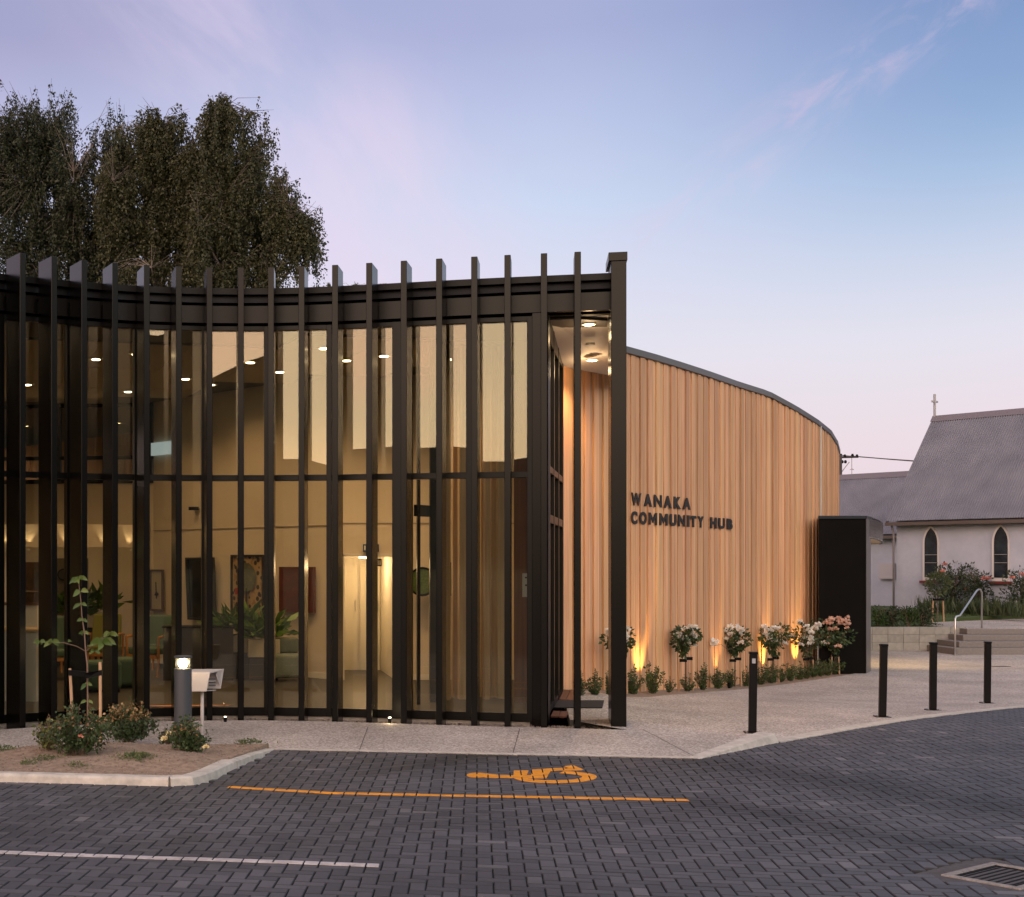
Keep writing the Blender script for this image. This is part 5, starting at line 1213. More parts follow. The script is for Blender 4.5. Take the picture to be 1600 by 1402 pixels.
for a, b in ((sp(108, 1046), sp(134, 1049)), (sp(134, 1051), sp(160, 1046))):
    MB().add([(a[0], -.08, a[2]), (b[0], -.045 if b[0] < .05 else -.08, b[2]), (b[0], -.045 if b[0] < .05 else -.08, b[2] - .055), (a[0], -.08 if a[0] < -.1 else -.045, a[2] - .06), (a[0], -.07, a[2]), (b[0], -.03, b[2]), (b[0], -.03, b[2] - .055), (a[0], -.07, a[2] - .06)], [(3, 2, 1, 0), (4, 5, 6, 7), (0, 1, 5, 4), (3, 7, 6, 2), (1, 2, 6, 5), (0, 4, 7, 3)]).build('tie', M_bollard, e)

def shrub(px, py, w, h, label, seed, n=1500, lm=None, leaf=.036, blossoms=(), tips=None, name='rose_bush', lop=0):
    rg = np.random.default_rng(seed); p = P(px, py); p.z = max(.03, bedz(p.x, p.y) - .01); e = empty(name, p, label=label, cat='rose bush')
    ps, ds, mb = [], [], MB(); ns = 46
    for k in range(ns):
        az = rg.uniform(0, 6.283); rr = w / 2 * math.sqrt(rg.uniform(0, 1)); hh = h * (1 - .55 * (rr / (w / 2)) ** 2) * rg.uniform(.62, 1.08)
        ex, ey = math.cos(az) * rr + lop * hh, math.sin(az) * rr * .7
        pts = [np.array([ex * .15, ey * .15, 0]), np.array([ex * .6, ey * .6, hh * .6]), np.array([ex, ey, hh])]; mb.tube([tuple(q) for q in pts], .003, 4)
        m_ = n // ns
        t = rg.uniform(.25, 1, m_); c = np.where((t < .6)[:, None], pts[0] + (pts[1] - pts[0]) * (t / .6)[:, None], pts[1] + (pts[2] - pts[1]) * ((t - .6) / .4)[:, None]) + rg.normal(size=(m_, 3)) * .022
        ps.append(c); ds.append(rg.normal(size=(m_, 3)) + np.array([0, 0, .2]))
    c = np.concatenate(ps); c[:, 2] = np.abs(c[:, 2])
    link('foliage', leaves_mesh(c, np.concatenate(ds), leaf, .6, rg), lm or M_rose, e); mb.build('stem', M_twig, e)
    if tips:
        v = np.concatenate(ps); sel = v[v[:, 2] > h * .55]; sel = sel[rg.integers(0, len(sel), tips)] + rg.normal(size=(tips, 3)) * .015; link('dry_tips', leaves_mesh(sel, rg.normal(size=(tips, 3)), .030, .7, rg), leafmat('dry_tip', (.20, .10, .04), (.42, .26, .12), .2), e)['kind'] = 'stuff'
    for (bx, by, m, r) in blossoms:
        q = at(bx, p.y - w * .3, zat(by, p.y - w * .3)); blooms([(q.x - p.x, q.y - p.y, q.z - p.z)], r, m, e, rg)
    return e
shrub(118, 1196, .82, .52, 'sprawling dark rose bush in front of the sapling', 21, 2600, blossoms=((126, 1152, M_petr, .022),), tips=130)
shrub(76, 1190, .30, .36, 'small rose bush with an upright yellow green shoot at the bed edge', 22, 420, leafmat('yellowgreen_leaf', (.07, .10, .02), (.20, .22, .05), .3), tips=20)
shrub(200, 1167, .64, .46, 'rounded rose bush with dry orange tips between sapling and lamp bollard', 23, 2300, tips=420)
shrub(292, 1188, .50, .34, 'compact dark rose bush with yellow blooms in front of the lamp bollard', 24, 1700, blossoms=((322, 1168, M_pety, .028),), tips=70)
shrub(262, 1170, .22, .18, 'low leafy shoot carrying pale yellow roses left of the lamp bollard', 25, 200, blossoms=((257, 1156, M_pety, .034), (264, 1149, M_pety, .036), (270, 1153, M_pety, .03)))
rg = np.random.default_rng(31); ps, ds = [], []
for (px, py, r, n) in ((212, 1204, .16, 420), (70, 1203, .10, 130), (392, 1170, .13, 200), (5, 1186, .14, 200), (45, 1208, .08, 90), (120, 1212, .1, 90), (378, 1172, .06, 60)):
    p = P(px, py); a = rg.normal(size=(n, 2)) * r * .55; x = p.x + a[:, 0]; y = p.y + a[:, 1] * .7; z = np.array([bedz(u, v) for u, v in zip(x, y)]); hh = rg.uniform(0, .05, n) * np.exp(-(a ** 2).sum(1) / r ** 2)
    ps.append(np.stack([x, y, z + hh], 1)); ds.append(rg.normal(size=(n, 3)) * .8 + np.array([0, 0, .5]))
o = link('weeds', leaves_mesh(np.concatenate(ps), np.concatenate(ds), .026, .4, rg), leafmat('weed_leaf', (.05, .08, .02), (.13, .16, .05), .2)); tag(o, 'patchy green weeds growing on the bare bed soil', kind='stuff')
# soil crumbs and dropped leaves
sv, sf = [], []
for k in range(2600):
    x = random.uniform(-3.3, .45); y = random.uniform(12.5, 14.7)
    if not inpoly((x, y), bed_poly): continue
    z = bedz(x, y); r = random.choice((.005, .007, .010, .014)) * random.uniform(.7, 1.2); b = len(sv)
    for v in base: sv.append((x + v[0] * r * random.uniform(.7, 1.3), y + v[1] * r * random.uniform(.7, 1.3), z + v[2] * r * .8))
    sf += [tuple(i + b for i in f) for f in bf]
me = bpy.data.meshes.new('crumbs'); me.from_pydata(sv, [], sf); o = link('soil_crumbs', me, mat('crumb', (.26, .19, .14), rough=1, col2=(.10, .065, .045), scale=30)); tag(o, 'small clods and chips scattered over the bed soil', kind='stuff')

# small spike lights in the gravel
for px, py, lb, en in ((352, 1128, 'tiny spike light in the gravel just right of the letterbox post', 0), (609, 1118, 'tiny lit spike light in the gravel below the wide mullion', 1.5)):
    Y = 17.3; q = at(px, Y - (.15 if px < 400 else .25), -.07); e = empty('spike_light', q, label=lb, cat='spike light', group='spike lights in the gravel strip')
    MB().tube([(0, 0, 0), (0, 0, .07)], .008, 6).build('spike', M_bollard, e); MB().lathe([(.018, .07), (.024, .13), (.020, .135)], 10).build('head', M_bollard, e)
    MB().lathe([(.015, .134), (.015, .142)], 10).build('lens', M_lamp if en else M_lampsoft, e)
    if en: lamp('POINT', 'spike_lamp', (q.x, q.y - .03, q.z + .15), en, (1, .75, .4), None, size=.015)

# ================================================================== retaining wall, steps, church
rw = empty('retaining_wall', (0, 0, 0), label='low retaining wall of pale concrete blocks left of the steps', cat='wall')
Yw = 35.2; zbw = -.27; M_block = mat('concrete_block', (.30, .285, .25), rough=.9, var=.15, scale=8, bump=.3, bscale=60, objvar=.10)
blk = MB().box(-.192, .192, 0, .19, 0, .185).mesh('block'); blk.materials.append(M_block)
x0, x1 = at(1345, Yw).x, at(1510, Yw).x
MB().box(x0 - .3, x1, Yw + .02, Yw + .22, zbw - .1, .26).build('core', mat('mortar', (.13, .12, .11), rough=1), rw)
for r in range(3):
    k = 0; x = x1 - .196
    while x > x0 - .2:
        o = bpy.data.objects.new('block', blk); COL.objects.link(o); o.parent = rw; o.location = (x, Yw + random.uniform(0, .006), zbw + .04 + r * .192); x -= .392
MB().box(x0 - .3, x1, Yw, Yw + .2, zbw - .1, zbw + .037).build('footing', M_block, rw)
st = empty('steps', (0, 0, 0), label='four grey concrete steps rising to the church lawn', cat='steps'); M_step = mat('step_concrete', (.20, .18, .165), rough=.85, var=.12, scale=20, bump=.3, bscale=90)
M_tread = mat('tread_concrete', (.30, .275, .25), rough=.85, var=.12, scale=20)
zprev = -.27
for k, (px, Yk, zk) in enumerate(((1494, 33.8, -.105), (1498.6, 34.15, .035), (1505, 34.5, .175), (1511, 34.85, .31))):
    xa = at(px, Yk).x; bev(MB().box(xa, 30, Yk, 36.5, zprev - .05 if k == 0 else zprev, zk).build('step', M_step, st), .012, 2); zprev = zk - .0
land = MB().box(at(1511, 34.85).x + .02, 30, 34.9, 44, .2, .316).build('landing', M_path); tag(land, kind='structure')
def lawnz(x, y): return .26 + .16 * S((y - 35.5) / 5)
lawn = sheet([(15, 35.38), (x1, 35.38), (19.2, 38.5), (23, 41.0), (40, 44.5), (40, 80), (-12, 80), (12, 50), (14.5, 40)], lawnz, 1.5, 'lawn', mat('lawn_green', (.035, .06, .012), rough=1, col2=(.06, .085, .02), scale=20, bump=.5, bscale=40), skirt=.3); tag(lawn, kind='structure')
rg = np.random.default_rng(77); n = 26000; x = rg.uniform(16, 27, n); y = rg.uniform(35.6, 43.5, n); keep = np.array([inpoly((a, b), [(15, 35.45), (x1, 35.45), (19.2, 38.6), (23, 41.1), (30, 42.5), (30, 60), (14, 60)]) for a, b in zip(x, y)]); x, y = x[keep], y[keep]
pos = np.stack([x, y, np.array([lawnz(a, b) for a, b in zip(x, y)])], 1); d = rg.normal(size=(len(x), 3)) * .35 + np.array([0, 0, 1]); o = link('grass', leaves_mesh(pos, d, .06, .15, rg), leafmat('grass_blade', (.04, .07, .012), (.09, .13, .03), .3)); tag(o, 'short green grass on the church lawn', kind='stuff')
# handrail
hr = empty('handrail', (0, 0, 0), label='bent stainless steel handrail beside the concrete steps', cat='handrail')
def hp_(px, py, Y): return tuple(at(px, Y, zat(py, Y)))
M_ss = mat('stainless', (.62, .60, .58), rough=.28, metal=.9)
MB().tube([hp_(1492.5, 1024, 33.6), hp_(1492.5, 967, 33.6), hp_(1494, 963.5, 33.65), hp_(1500, 962, 33.75), hp_(1526, 923.5, 34.9), hp_(1529, 921, 35.0), hp_(1532, 921.5, 35.1), hp_(1534, 926, 35.15), hp_(1534, 983, 35.15)], .021, 8).build('rail', M_ss, hr, True)
for q in (hp_(1492.5, 1024, 33.6), hp_(1534, 983, 35.15)): MB().lathe([(.05, 0), (.05, .012)], 16, (q[0], q[1], q[2])).build('flange', M_ss, hr)
p = PG(1563, 1042); o = MB().box(p.x - .18, p.x + .18, p.y - .1, p.y + .1, p.z + .003, p.z + .012).build('access_cover', mat('cover_dark', (.03, .028, .026), rough=.6)); tag(o, 'small dark access cover set in the path before the steps', 'cover')

# church
D = Vector((.566, -.824)).normalized(); NN = Vector((.824, .566)).normalized(); C0 = at(1388, 45.2).xy
M_plast = mat('rough_plaster', (.37, .395, .475), rough=.9, col2=(.46, .48, .56), scale=1.3, bump=1.0, bscale=9)
def corrug():
    m = bpy.data.materials.new('corrugated_roof'); m.use_nodes = True; t = m.node_tree; b = t.nodes['Principled BSDF']; b.inputs['Base Color'].default_value = (.17, .15, .165, 1); b.inputs['Roughness'].default_value = .45; b.inputs['Metallic'].default_value = .2
    tcn = t.nodes.new('ShaderNodeTexCoord'); nz = t.nodes.new('ShaderNodeTexNoise'); nz.inputs['Scale'].default_value = 1.5; nz.inputs['Detail'].default_value = 5; t.links.new(tcn.outputs['Object'], nz.inputs[0]); cr = t.nodes.new('ShaderNodeValToRGB'); ramp(cr, [(.3, (.125, .13, .155)), (.7, (.175, .178, .208))]); t.links.new(nz.outputs[0], cr.inputs[0]); t.links.new(cr.outputs[0], b.inputs[0]); return m
M_roof = corrug()
def church_block(name_e, org_, ze, w, zr, s0, s1, zb, wallins=.22, label=None, cat=None, windows=()):
    e = empty(name_e, (org_.x, org_.y, 0), label=label, cat=cat)
    def q(s, n_, z): v = D * s + NN * n_; return (v.x, v.y, z)
    # walls
    mb = MB(); a = wallins; W2 = 2 * w - wallins
    mb.add([q(s0 + .15, a, zb), q(s1, a, zb), q(s1, W2, zb), q(s0 + .15, W2, zb), q(s0 + .15, a, ze - .02), q(s1, a, ze - .02), q(s1, W2, ze - .02), q(s0 + .15, W2, ze - .02), q(s0 + .15, w, zr - .1), q(s1, w, zr - .1)],
           [(1, 0, 4, 5), (3, 2, 6, 7), (0, 3, 7, 8, 4), (2, 1, 5, 9, 6)])
    wl = mb.build('wall', M_plast, e)
    # corrugated roof planes
    pitch = .076; n_ = int((s1 - s0) / pitch * 4)
    for side in (0, 1):
        vs, fs = [], []; sl = Vector((0, 0)); L2 = math.hypot(w, zr - ze); nz_ = (w / L2, (zr - ze) / L2)
        for i in range(n_ + 1):
            s = s0 + (s1 - s0) * i / n_; hgt = .022 * math.sin(2 * math.pi * s / pitch)
            for (nn0, z) in ((-.12, ze - .12 * (zr - ze) / w), (w, zr)):
                nn1 = nn0 - nz_[1] * hgt; zz = z + nz_[0] * hgt + .01
                if side: nn1 = 2 * w - nn1
                vs.append(q(s, nn1, zz))
        fs = [(2 * i, 2 * i + 2, 2 * i + 3, 2 * i + 1) for i in range(n_)]
        me = bpy.data.meshes.new('roof'); me.from_pydata(vs, [], fs); me.polygons.foreach_set('use_smooth', [True] * len(fs)); link('roof', me, M_roof, e)
    mb = MB(); mb.add([q(s0 - .02, w - .16, zr - .16), q(s1, w - .16, zr - .16), q(s1, w, zr + .045), q(s0 - .02, w, zr + .045), q(s1, w + .16, zr - .16), q(s0 - .02, w + .16, zr - .16)], [(0, 1, 2, 3), (3, 2, 4, 5)]); mb.build('ridge_cap', mat('ridge_metal', (.16, .14, .155), rough=.4, metal=.3), e)
    # gutter and bargeboard
    mb = MB()
    def qb(s, n_, z): v = D * s + NN * n_; return Vector((v.x, v.y, z))
    g0, g1 = -.20, -.08; z0, z1 = ze - .30, ze - .19
    mb.add([q(s0, g0, z0), q(s1, g0, z0), q(s1, g1, z0), q(s0, g1, z0), q(s0, g0, z1), q(s1, g0, z1), q(s1, g1, z1), q(s0, g1, z1)], [(3, 2, 1, 0), (4, 5, 6, 7), (0, 1, 5, 4), (1, 2, 6, 5), (2, 3, 7, 6), (3, 0, 4, 7)]); mb.build('gutter', mat('brown_gutter', (.085, .065, .055), rough=.5), e)
    mb = MB().add([q(s0, g1, z0 - .02), q(s1, g1, z0 - .02), q(s1, wallins, z0 + .02), q(s0, wallins, z0 + .02)], [(0, 1, 2, 3)]); mb.build('eave_lining', M_white, e)
    mb = MB().add([q(s0, -.14, ze - .15), q(s0, -.14, ze - .30), q(s0, w, zr - .15), q(s0, w, zr + .0), q(s0 + .03, -.14, ze - .15), q(s0 + .03, -.14, ze - .30), q(s0 + .03, w, zr - .15), q(s0 + .03, w, zr)], [(0, 1, 2, 3), (7, 6, 5, 4), (0, 3, 7, 4), (1, 5, 6, 2)]); mb.build('bargeboard', MATS['ridge_metal'], e)
    return e, q
lw, lzr, lze = 2.67, 6.78, 3.43
ch, q = church_block('church', C0, lze, lw, lzr, 0, 13, .2, label='small pale plastered church with a steep grey corrugated roof and pointed windows', cat='church')
def arch(s, w, z0, z1, n_=7):
    """pointed arch outline in wall coords"""
    h = w * 1.15; pts = [(s - w / 2, z0), (s + w / 2, z0)]
    for k in range(n_ + 1): th = R(60) * k / n_; pts.append((s - w / 2 + w * math.cos(th), z1 - h + h * math.sin(th) / math.sin(R(60))))
    for k in range(n_ - 1, -1, -1): th = R(60) * k / n_; pts.append((s + w / 2 - w * math.cos(th), z1 - h + h * math.sin(th) / math.sin(R(60))))
    return pts
for s in (1.30, 3.45, 5.6, 7.75, 9.9):
    zb_, zt_ = 1.42, 3.06
    def face(pts, n0, n1, name, m, par):
        mb = MB(); k = len(pts); mb.add([q(a, n0, z) for a, z in pts] + [q(a, n1, z) for a, z in pts], [tuple(range(k)), tuple(range(2 * k - 1, k - 1, -1))] + [(i, i + k, (i + 1) % k + k, (i + 1) % k) for i in range(k)]); return mb.build(name, m, par)
    fr = face(arch(s, .50, zb_ - .03, zt_ + .06), .14, .215, 'window', mat('cream_paint', (.60, .57, .55), rough=.6), ch)
    face(arch(s + .02, .40, zb_ + .08, zt_ - .02), .125, .20, 'glazing', mat('dark_leaded_glass', (.012, .014, .02), rough=.12, col2=(.03, .04, .05), scale=3), fr)
    mb = MB(); mb.add([q(s - .33, .09, zb_ - .11), q(s + .33, .09, zb_ - .11), q(s + .33, .22, zb_ - .11), q(s - .33, .22, zb_ - .11), q(s - .33, .09, zb_ - .035), q(s + .33, .09, zb_ - .035), q(s + .33, .22, zb_ - .035), q(s - .33, .22, zb_ - .035)], [(3, 2, 1, 0), (4, 5, 6, 7), (0, 1, 5, 4), (1, 2, 6, 5), (2, 3, 7, 6), (3, 0, 4, 7)]); mb.build('sill', mat('oxblood_sill', (.14, .025, .022), rough=.6), fr)
    for zz in (1.95, 2.2): 
        mb = MB(); mb.tube([q(s - .16, .118, zz), q(s + .22, .118, zz)], .008, 5); mb.build('glazing_bar', mat('lead_grey', (.3, .3, .3)), fr)
# downpipe on church corner
MB().tube([q(.12, -.02, 3.15), q(.12, .1, 2.9), q(.12, .1, .25)], .035, 8).build('downpipe', mat('grey_pipe', (.24, .22, .23), rough=.5), ch, True)
# cross
rx_ = C0 + NN * lw; e = empty('cross', (rx_.x + D.x * .05, rx_.y + D.y * .05, lzr), label='slender white cross on the church gable peak', cat='cross')
M_cross = mat('cross_white', (.34, .33, .35), rough=.5); MB().box(-.03, .03, -.03, .03, -.1, .76).build('upright', M_cross, e)
MB().bar(-NN * .17 - D * 0, NN * .17, .025, .025, .48, .54).build('arm', M_cross, e)
W0 = Vector((23.3, 50.0)); wg2, q2 = church_block('church_wing', W0, 3.1, 1.73, 5.23, -2.6, 7, .2, label='lower rear wing of the church with its own corrugated roof', cat='building')
mb = MB(); 
p = q2(.35, .16, 0); e = empty('meter_box', (W0.x + p[0], W0.y + p[1], 1.37), label='pale meter box fixed to the wing wall beside the downpipe', cat='meter box')
def loc(s, n_, z): v = D * s + NN * n_; return (v.x, v.y, z)
def slab(s0, s1, n0, n1, z0, z1): return MB().add([loc(s0, n0, z0), loc(s1, n0, z0), loc(s1, n1, z0), loc(s0, n1, z0), loc(s0, n0, z1), loc(s1, n0, z1), loc(s1, n1, z1), loc(s0, n1, z1)], [(3, 2, 1, 0), (4, 5, 6, 7), (0, 1, 5, 4), (1, 2, 6, 5), (2, 3, 7, 6), (3, 0, 4, 7)])
slab(-.45, .1, -.08, .05, 0, .56).build('case', mat('meter_grey', (.42, .40, .42), rough=.5), e); slab(-.42, .07, -.09, -.081, .03, .53).build('door', MATS['meter_grey'], e)
p = q2(-.65, .1, 0); o = MB().tube([(0, 0, 0), (0, 0, .95), (.06, -.04, 1.03), (.14, -.08, .98)], .025, 8).build('tap_pipe', mat('pale_pipe', (.5, .48, .48), rough=.4), None, True); o.location = (W0.x + p[0], W0.y + p[1], .3); tag(o, 'pale bent pipe rising against the wing wall', 'pipe')

# power pole and wires
Yp2 = 80; pp_ = at(1311.5, Yp2); e = empty('power_pole', (pp_.x, pp_.y, -.5), label='dark power pole with cross-arms behind the cedar wall', cat='power pole')
M_pole = mat('pole_timber', (.05, .04, .04), rough=.9); zt2 = zat(711, Yp2) + .5
MB().tube([(0, 0, 0), (0, 0, zt2)], [.2, .15], 8).build('pole', M_pole, e, True)
def pz(px, py): a = at(px, Yp2, zat(py, Yp2)); return (a.x - pp_.x, a.y - pp_.y, a.z + .5)
for (a, b) in (((1305, 715), (1341, 714)), ((1305, 749), (1333, 747))): MB().tube([pz(*a), pz(*b)], .06, 6).build('crossarm', M_pole, e)
MB().tube([pz(1312, 742), pz(1327, 722)], .025, 5).build('brace', mat('pale_brace', (.3, .28, .3)), e); MB().tube([pz(1312, 765), pz(1326, 750)], .025, 5).build('brace', MATS['pale_brace'], e)
for a in ((1314, 712), (1320, 713), (1332, 712), (1339, 713), (1316, 722), (1321, 722), (1317, 752), (1325, 751), (1330, 750)): 
    x, y, z = pz(*a); MB().lathe([(.05, -.08), (.09, 0), (.05, .1)], 8, (x, y, z)).build('insulator', M_bollard, e)
MB().tube([pz(1331, 716), pz(1331, 732), pz(1328, 734), pz(1334, 734), pz(1331, 732), pz(1331, 744)], .02, 5).build('dropper', MATS['pale_brace'], e)
for (a, b) in (((1317, 712), (1500, 718)), ((1339, 713.5), (1500, 722)), ((1333, 713), (1500, 719.5))):
    A_, B_ = at(a[0], Yp2, zat(a[1], Yp2)), at(b[0] + 300, 120, zat(b[1] + 8, 120)); pts = []
    for k in range(13): t = k / 12; c = A_.lerp(B_, t); c.z -= 1.0 * 4 * t * (1 - t) * .35; pts.append(tuple(c))
    o = MB().tube(pts, .03, 4).build('power_line', M_pole); tag(o, {712: 'topmost power line leaving the pole tip', 713.5: 'lower power line leaving the right insulator', 713: 'middle power line between the upper and lower wires'}[a[1]], 'power line', 'power lines running behind the church')

# upper bed plants by the church
M_dkleaf = leafmat('dark_leaf', (.016, .032, .012), (.055, .075, .03), .15); M_iris = leafmat('iris_leaf', (.03, .05, .02), (.085, .11, .045), .2)
def bush(px, py, Y, wpx, hpx, label, seed, n, m=None, leaf=.07, cat='shrub', group=None, bl=(), name='shrub', pet=None):
    rg = np.random.default_rng(seed); p = at(px, Y, lawnz(0, Y) if Y > 35.3 else 0); e = empty(name, p, label=label, cat=cat, group=group); s = Y / F; w, h = wpx * s, hpx * s
    k = max(5, int(n / 90)); ps, ds = [], []
    for i in range(k):
        c = (rg.uniform(-.42, .42) * w, rg.uniform(-.2, .2) * w, h * rg.uniform(.18, .85) * (1)); c = (c[0] * (1 - .25 * c[2] / h), c[1], c[2]); a, b = ball(c, (w * .2 + .05, .16, h * .18 + .03), n // k, rg, .3); ps.append(a); ds.append(b)
    a = np.concatenate(ps); a[:, 2] = np.maximum(a[:, 2], .02); link('foliage', leaves_mesh(a, np.concatenate(ds), leaf, .55, rg), m or M_dkleaf, e)
    mb = MB()
    for i in range(7): mb.tube([(0, 0, 0), (rg.uniform(-.2, .2) * w, rg.uniform(-.1, .1), h * .5), (rg.uniform(-.4, .4) * w, rg.uniform(-.1, .1), h * rg.uniform(.7, 1))], .012, 4)
    mb.build('stem', M_twig, e)
    if bl:
        cs_ = []
        for (bx, by) in bl: q_ = at(bx, Y - .35, zat(by, Y - .35)); cs_.append((q_.x - p.x, q_.y - p.y, q_.z - p.z))
        blooms(cs_, .075, pet or M_petr, e, rg)
    return e
for i, (px, w, h, lb) in enumerate(((1372, 34, 34, 'low shrub at the wall end next to the black portal'), (1396, 30, 32, 'second low shrub along the retaining wall from the portal'), (1419, 30, 34, 'third low shrub along the retaining wall from the portal'), (1441, 30, 33, 'fourth low shrub along the retaining wall from the portal'))):
    bush(px, 0, 36.2, w, h, lb, 60 + i, 900, M_dkleaf if i % 2 else M_hedge, .05, group='low shrubs behind the retaining wall')
bl1 = [(1476, 883), (1473, 894), (1512, 921), (1538, 905), (1545, 905)]
bush(1492, 0, 43.2, 62, 78, 'dark climbing rose under and right of the first church window', 70, 2600, bl=bl1[:3], cat='rose bush', name='climbing_rose')
bush(1528, 0, 42.4, 40, 66, 'dark climbing rose below the second church window', 71, 1700, bl=bl1[3:], cat='rose bush', name='climbing_rose')
bush(1592, 0, 41.0, 44, 72, 'tall dark rose bush beyond the second church window', 72, 2000, bl=[(1582, 904), (1597, 898)], cat='rose bush', name='climbing_rose')
# little standard tree
p = at(1465, 37.5, .36); e = empty('small_standard_tree', p, label='small round-headed tree staked on the lawn before the church', cat='tree'); s = 37.5 / F
MB().tube([(0, 0, 0), (0, 0, .85)], .018, 6).build('trunk', M_twig, e); rg = np.random.default_rng(80); a, b = ball((.02, 0, 1.02), (.33, .3, .33), 900, rg, .35); link('crown', leaves_mesh(a, b, .06, .6, rg), leafmat('olive_leaf', (.04, .06, .02), (.11, .13, .05), .2), e)
for x in (-.12, .14): MB().tube([(x * 1.2, 0, 0), (x, 0, .62)], .02, 5).build('stake', M_stake, e)
MB().box(-.14, .16, -.03, -.01, .58, .64).build('tie', M_bollard, e)
# strappy clumps under the church wall
for i, (px, Y, w) in enumerate(((1448, 42.5, 26), (1475, 42, 24), (1510, 41.2, 24), (1531, 40.8, 22), (1551, 40.3, 24), (1573, 40.0, 22), (1595, 39.5, 24))):
    rg = np.random.default_rng(90 + i); n = 130; p = at(px, Y, lawnz(0, Y)); s = Y / F; x = rg.uniform(-.5, .5, n) * w * s; y = rg.uniform(-.15, .15, n); d = rg.normal(size=(n, 3)) * .28 + np.array([0, 0, 1])
    o = link('iris_clump', leaves_mesh(np.stack([x, y, np.zeros(n)], 1), d, .42, .09, rg), M_iris); o.location = p
    ords = ['first', 'second', 'third', 'fourth', 'fifth', 'sixth', 'seventh']; tag(o, ords[i] + ' strappy leaf clump under the church wall counting from the downpipe', 'plant', 'strappy clumps under the church wall')

# ================================================================== birches behind the building
M_birch = leafmat('birch_leaf', (.016, .022, .008), (.105, .102, .038), .35); M_birch2 = leafmat('birch_leaf_dark', (.010, .018, .009), (.070, .078, .034), .35)
def birch(x, y, h, outline, ntw, label, seed, lm, leaf=.066, trunk_lean=0.0):
    """outline: crown silhouette (photo pixels at the tree's distance). Arching twigs end inside it and carry hanging strands of leaves."""
    rg = np.random.default_rng(seed); e = empty('birch_tree', (x, y, -.5), label=label, cat='tree', group='birch trees behind the building'); s = y / F
    poly = [((px - CX) * s, zat(py, y)) for px, py in outline]; xs = [p[0] for p in poly]; zs_ = [p[1] for p in poly]
    tp = [(0, 0, 0)] + [(trunk_lean * t + .15 * math.sin(3 * t + seed), .1 * math.cos(4 * t), h * t) for t in (.2, .4, .6, .8, .95)]
    MB().tube(tp, [.20, .16, .12, .08, .045, .02], 8).build('trunk', M_bark, e, True)
    def inside():
        while True:
            a, b = rg.uniform(min(xs), max(xs)), rg.uniform(min(zs_), max(zs_))
            if inpoly((a, b), poly): return a, b
    mb = MB(); nodes = []
    for k in range(16):                            # limbs
        a, b = inside(); c = np.array([(a - x) * .85, rg.uniform(-1.6, 1.6), b + .3]); f = max(.3, min(.9, (b - 1.6 - abs(c[0]) * .8 + .5) / h)); fx = float(np.interp(f, [0, .2, .4, .6, .8, .95], [q[0] for q in tp]))
        b0 = np.array([fx, 0, f * h]); m1 = b0 * .5 + c * .5 + np.array([0, 0, .25]); mb.tube([tuple(b0), tuple(m1), tuple(c)], [.05, .035, .015], 5); nodes += [c, m1, b0 * .25 + m1 * .75]
    nodes = np.array(nodes); ps, ds = [], []
    blob = [mnoise.noise(Vector((seed * .7 + k, 1, 2))) for k in range(3)]
    for k in range(ntw):
        a, b = inside(); dens = mnoise.noise(Vector((a * .95 + seed, b * .75, 3.1)))
        if dens < -.40: continue
        tip = np.array([a - x, float(np.clip(rg.normal(), -1.1, 1.5)) * 1.1, b + .5]); nd = nodes[np.argmin(((nodes - tip) ** 2).sum(1) + rg.uniform(0, .6, len(nodes)))]
        vec = tip - nd; L0 = np.linalg.norm(vec)
        if L0 > 1.5: nd = tip - vec / L0 * 1.5 - np.array([0, 0, .35])
        mid = (nd + tip) / 2 + np.array([0, 0, .16 + .1 * rg.random()]); mb.tube([tuple(nd), tuple(mid), tuple(tip)], [.010, .007, .003], 3)
        for j in range(5):
            t0 = rg.uniform(.25, 1.0); b0 = (1 - t0) ** 2 * nd + 2 * t0 * (1 - t0) * mid + t0 * t0 * tip; L_ = rg.uniform(.15, .95) if rg.random() < .8 else rg.uniform(.8, 1.6)
            m_ = int(L_ * 34) + 5; t = rg.uniform(0, 1, m_); cu2 = rg.normal(size=2) * .12
            ps.append(np.stack([b0[0] + cu2[0] * t + rg.normal(size=m_) * .032, b0[1] + cu2[1] * t + rg.normal(size=m_) * .032, b0[2] - L_ * t + .08 * np.sin(t * 2.4)], 1))
            dd = rg.normal(size=(m_, 3)) * .65; dd[:, 2] -= .8; ds.append(dd)
    link('crown', leaves_mesh(np.concatenate(ps), np.concatenate(ds), leaf, .6, rg), lm, e); mb.build('limb', mat('dark_limb', (.085, .068, .056), rough=.9, col2=(.19, .155, .125), scale=2), e)['kind'] = 'stuff'
    return e
left = [(-150, 200), (-90, 150), (-40, 160), (0, 152), (14, 138), (30, 140), (44, 131), (58, 146), (84, 142), (102, 148), (128, 143), (152, 160), (168, 158), (192, 166), (208, 190), (212, 250), (212, 320), (205, 450), (-150, 450)]
midt = [(158, 250), (176, 212), (198, 190), (212, 178), (232, 168), (250, 172), (262, 186), (284, 170), (302, 174), (314, 196), (322, 250), (326, 330), (322, 450), (160, 450), (150, 330)]
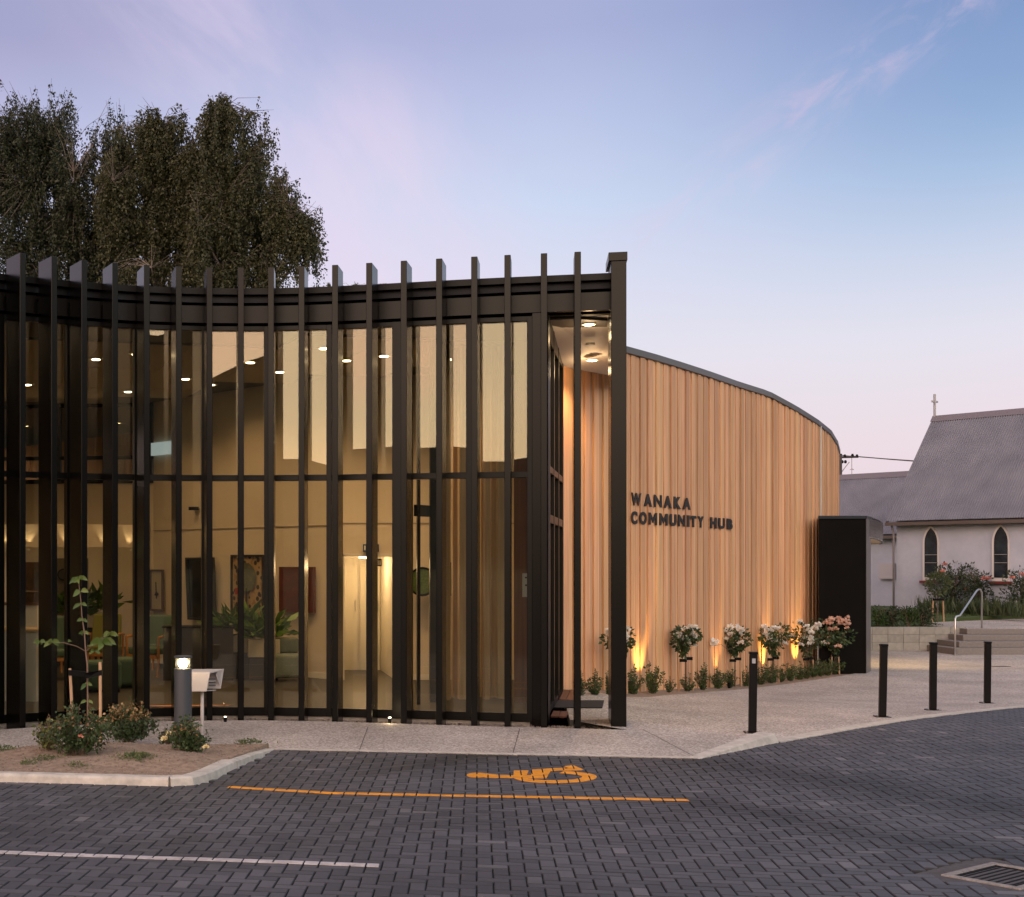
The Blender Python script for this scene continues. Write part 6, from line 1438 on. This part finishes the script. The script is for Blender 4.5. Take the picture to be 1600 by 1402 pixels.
rgt = [(288, 250), (306, 196), (320, 174), (332, 160), (352, 154), (366, 162), (380, 182), (396, 172), (418, 174), (434, 188), (436, 214), (424, 238), (430, 262), (448, 272), (462, 284), (474, 304), (476, 330), (490, 324), (506, 338), (509, 372), (500, 404), (486, 398), (470, 386), (458, 400), (448, 440), (290, 450), (284, 330)]
birch(-4.4, 38, 12.6, left, 1650, 'tall dense tree at the far left behind the fins', 201, M_birch2, trunk_lean=.4)
birch(-1.6, 37, 11.2, midt, 900, 'dark weeping birch in the middle of the group behind the roof', 202, M_birch)
birch(.5, 36, 11.0, rgt, 900, 'airy weeping birch with trailing branches nearest the sky gap', 203, M_birch, trunk_lean=.2)
birch(5.0, 55, 9.6, [(470, 456), (490, 450), (540, 444), (575, 443), (600, 452), (640, 450), (670, 456), (680, 480), (465, 480)], 230, 'distant tree top just showing above the roof edge', 204, M_birch2, leaf=.09)

# hills behind the camera, seen only as reflections in the glazing
hv, hf = [], []; n_ = 160
for i in range(n_ + 1):
    a = R(180) + R(180) * i / n_ * 1.15 - R(14); r0 = 700; dg = math.degrees(a); hh = 58 + 64 * S((dg - 262) / 16) + 50 * S((dg - 290) / 20) + 22 * mnoise.noise(Vector((i * .045, 1.3, 0))) + 16 * mnoise.noise(Vector((i * .17, 5, 0))) + 4 * mnoise.noise(Vector((i * .7, 8, 0)))
    for (rr, z) in ((r0 - 160, -2), (r0 - 80, hh * .45), (r0, hh), (r0 + 120, -2)): hv.append((rr * math.cos(a), rr * math.sin(a), z))
for i in range(n_):
    for j in range(3): hf.append((i * 4 + j, i * 4 + j + 1, i * 4 + 4 + j + 1, i * 4 + 4 + j))
me = bpy.data.meshes.new('hills'); me.from_pydata(hv, [], hf); o = link('hills', me, mat('hill_scrub', (.05, .05, .035), rough=1, var=.4, scale=.02)); tag(o, kind='structure')
for px_ in (920, 980, 1071, 1148, 1207, 1262): print(px_, PG(px_, edge_y(px_)), carc(cedar_at_px(px_))[0])
print('tris', sum(len(o.data.polygons) for o in bpy.data.objects if o.type == 'MESH'))
print('objects', len(bpy.data.objects), 'pavers', len(allp), 'boards', nb)
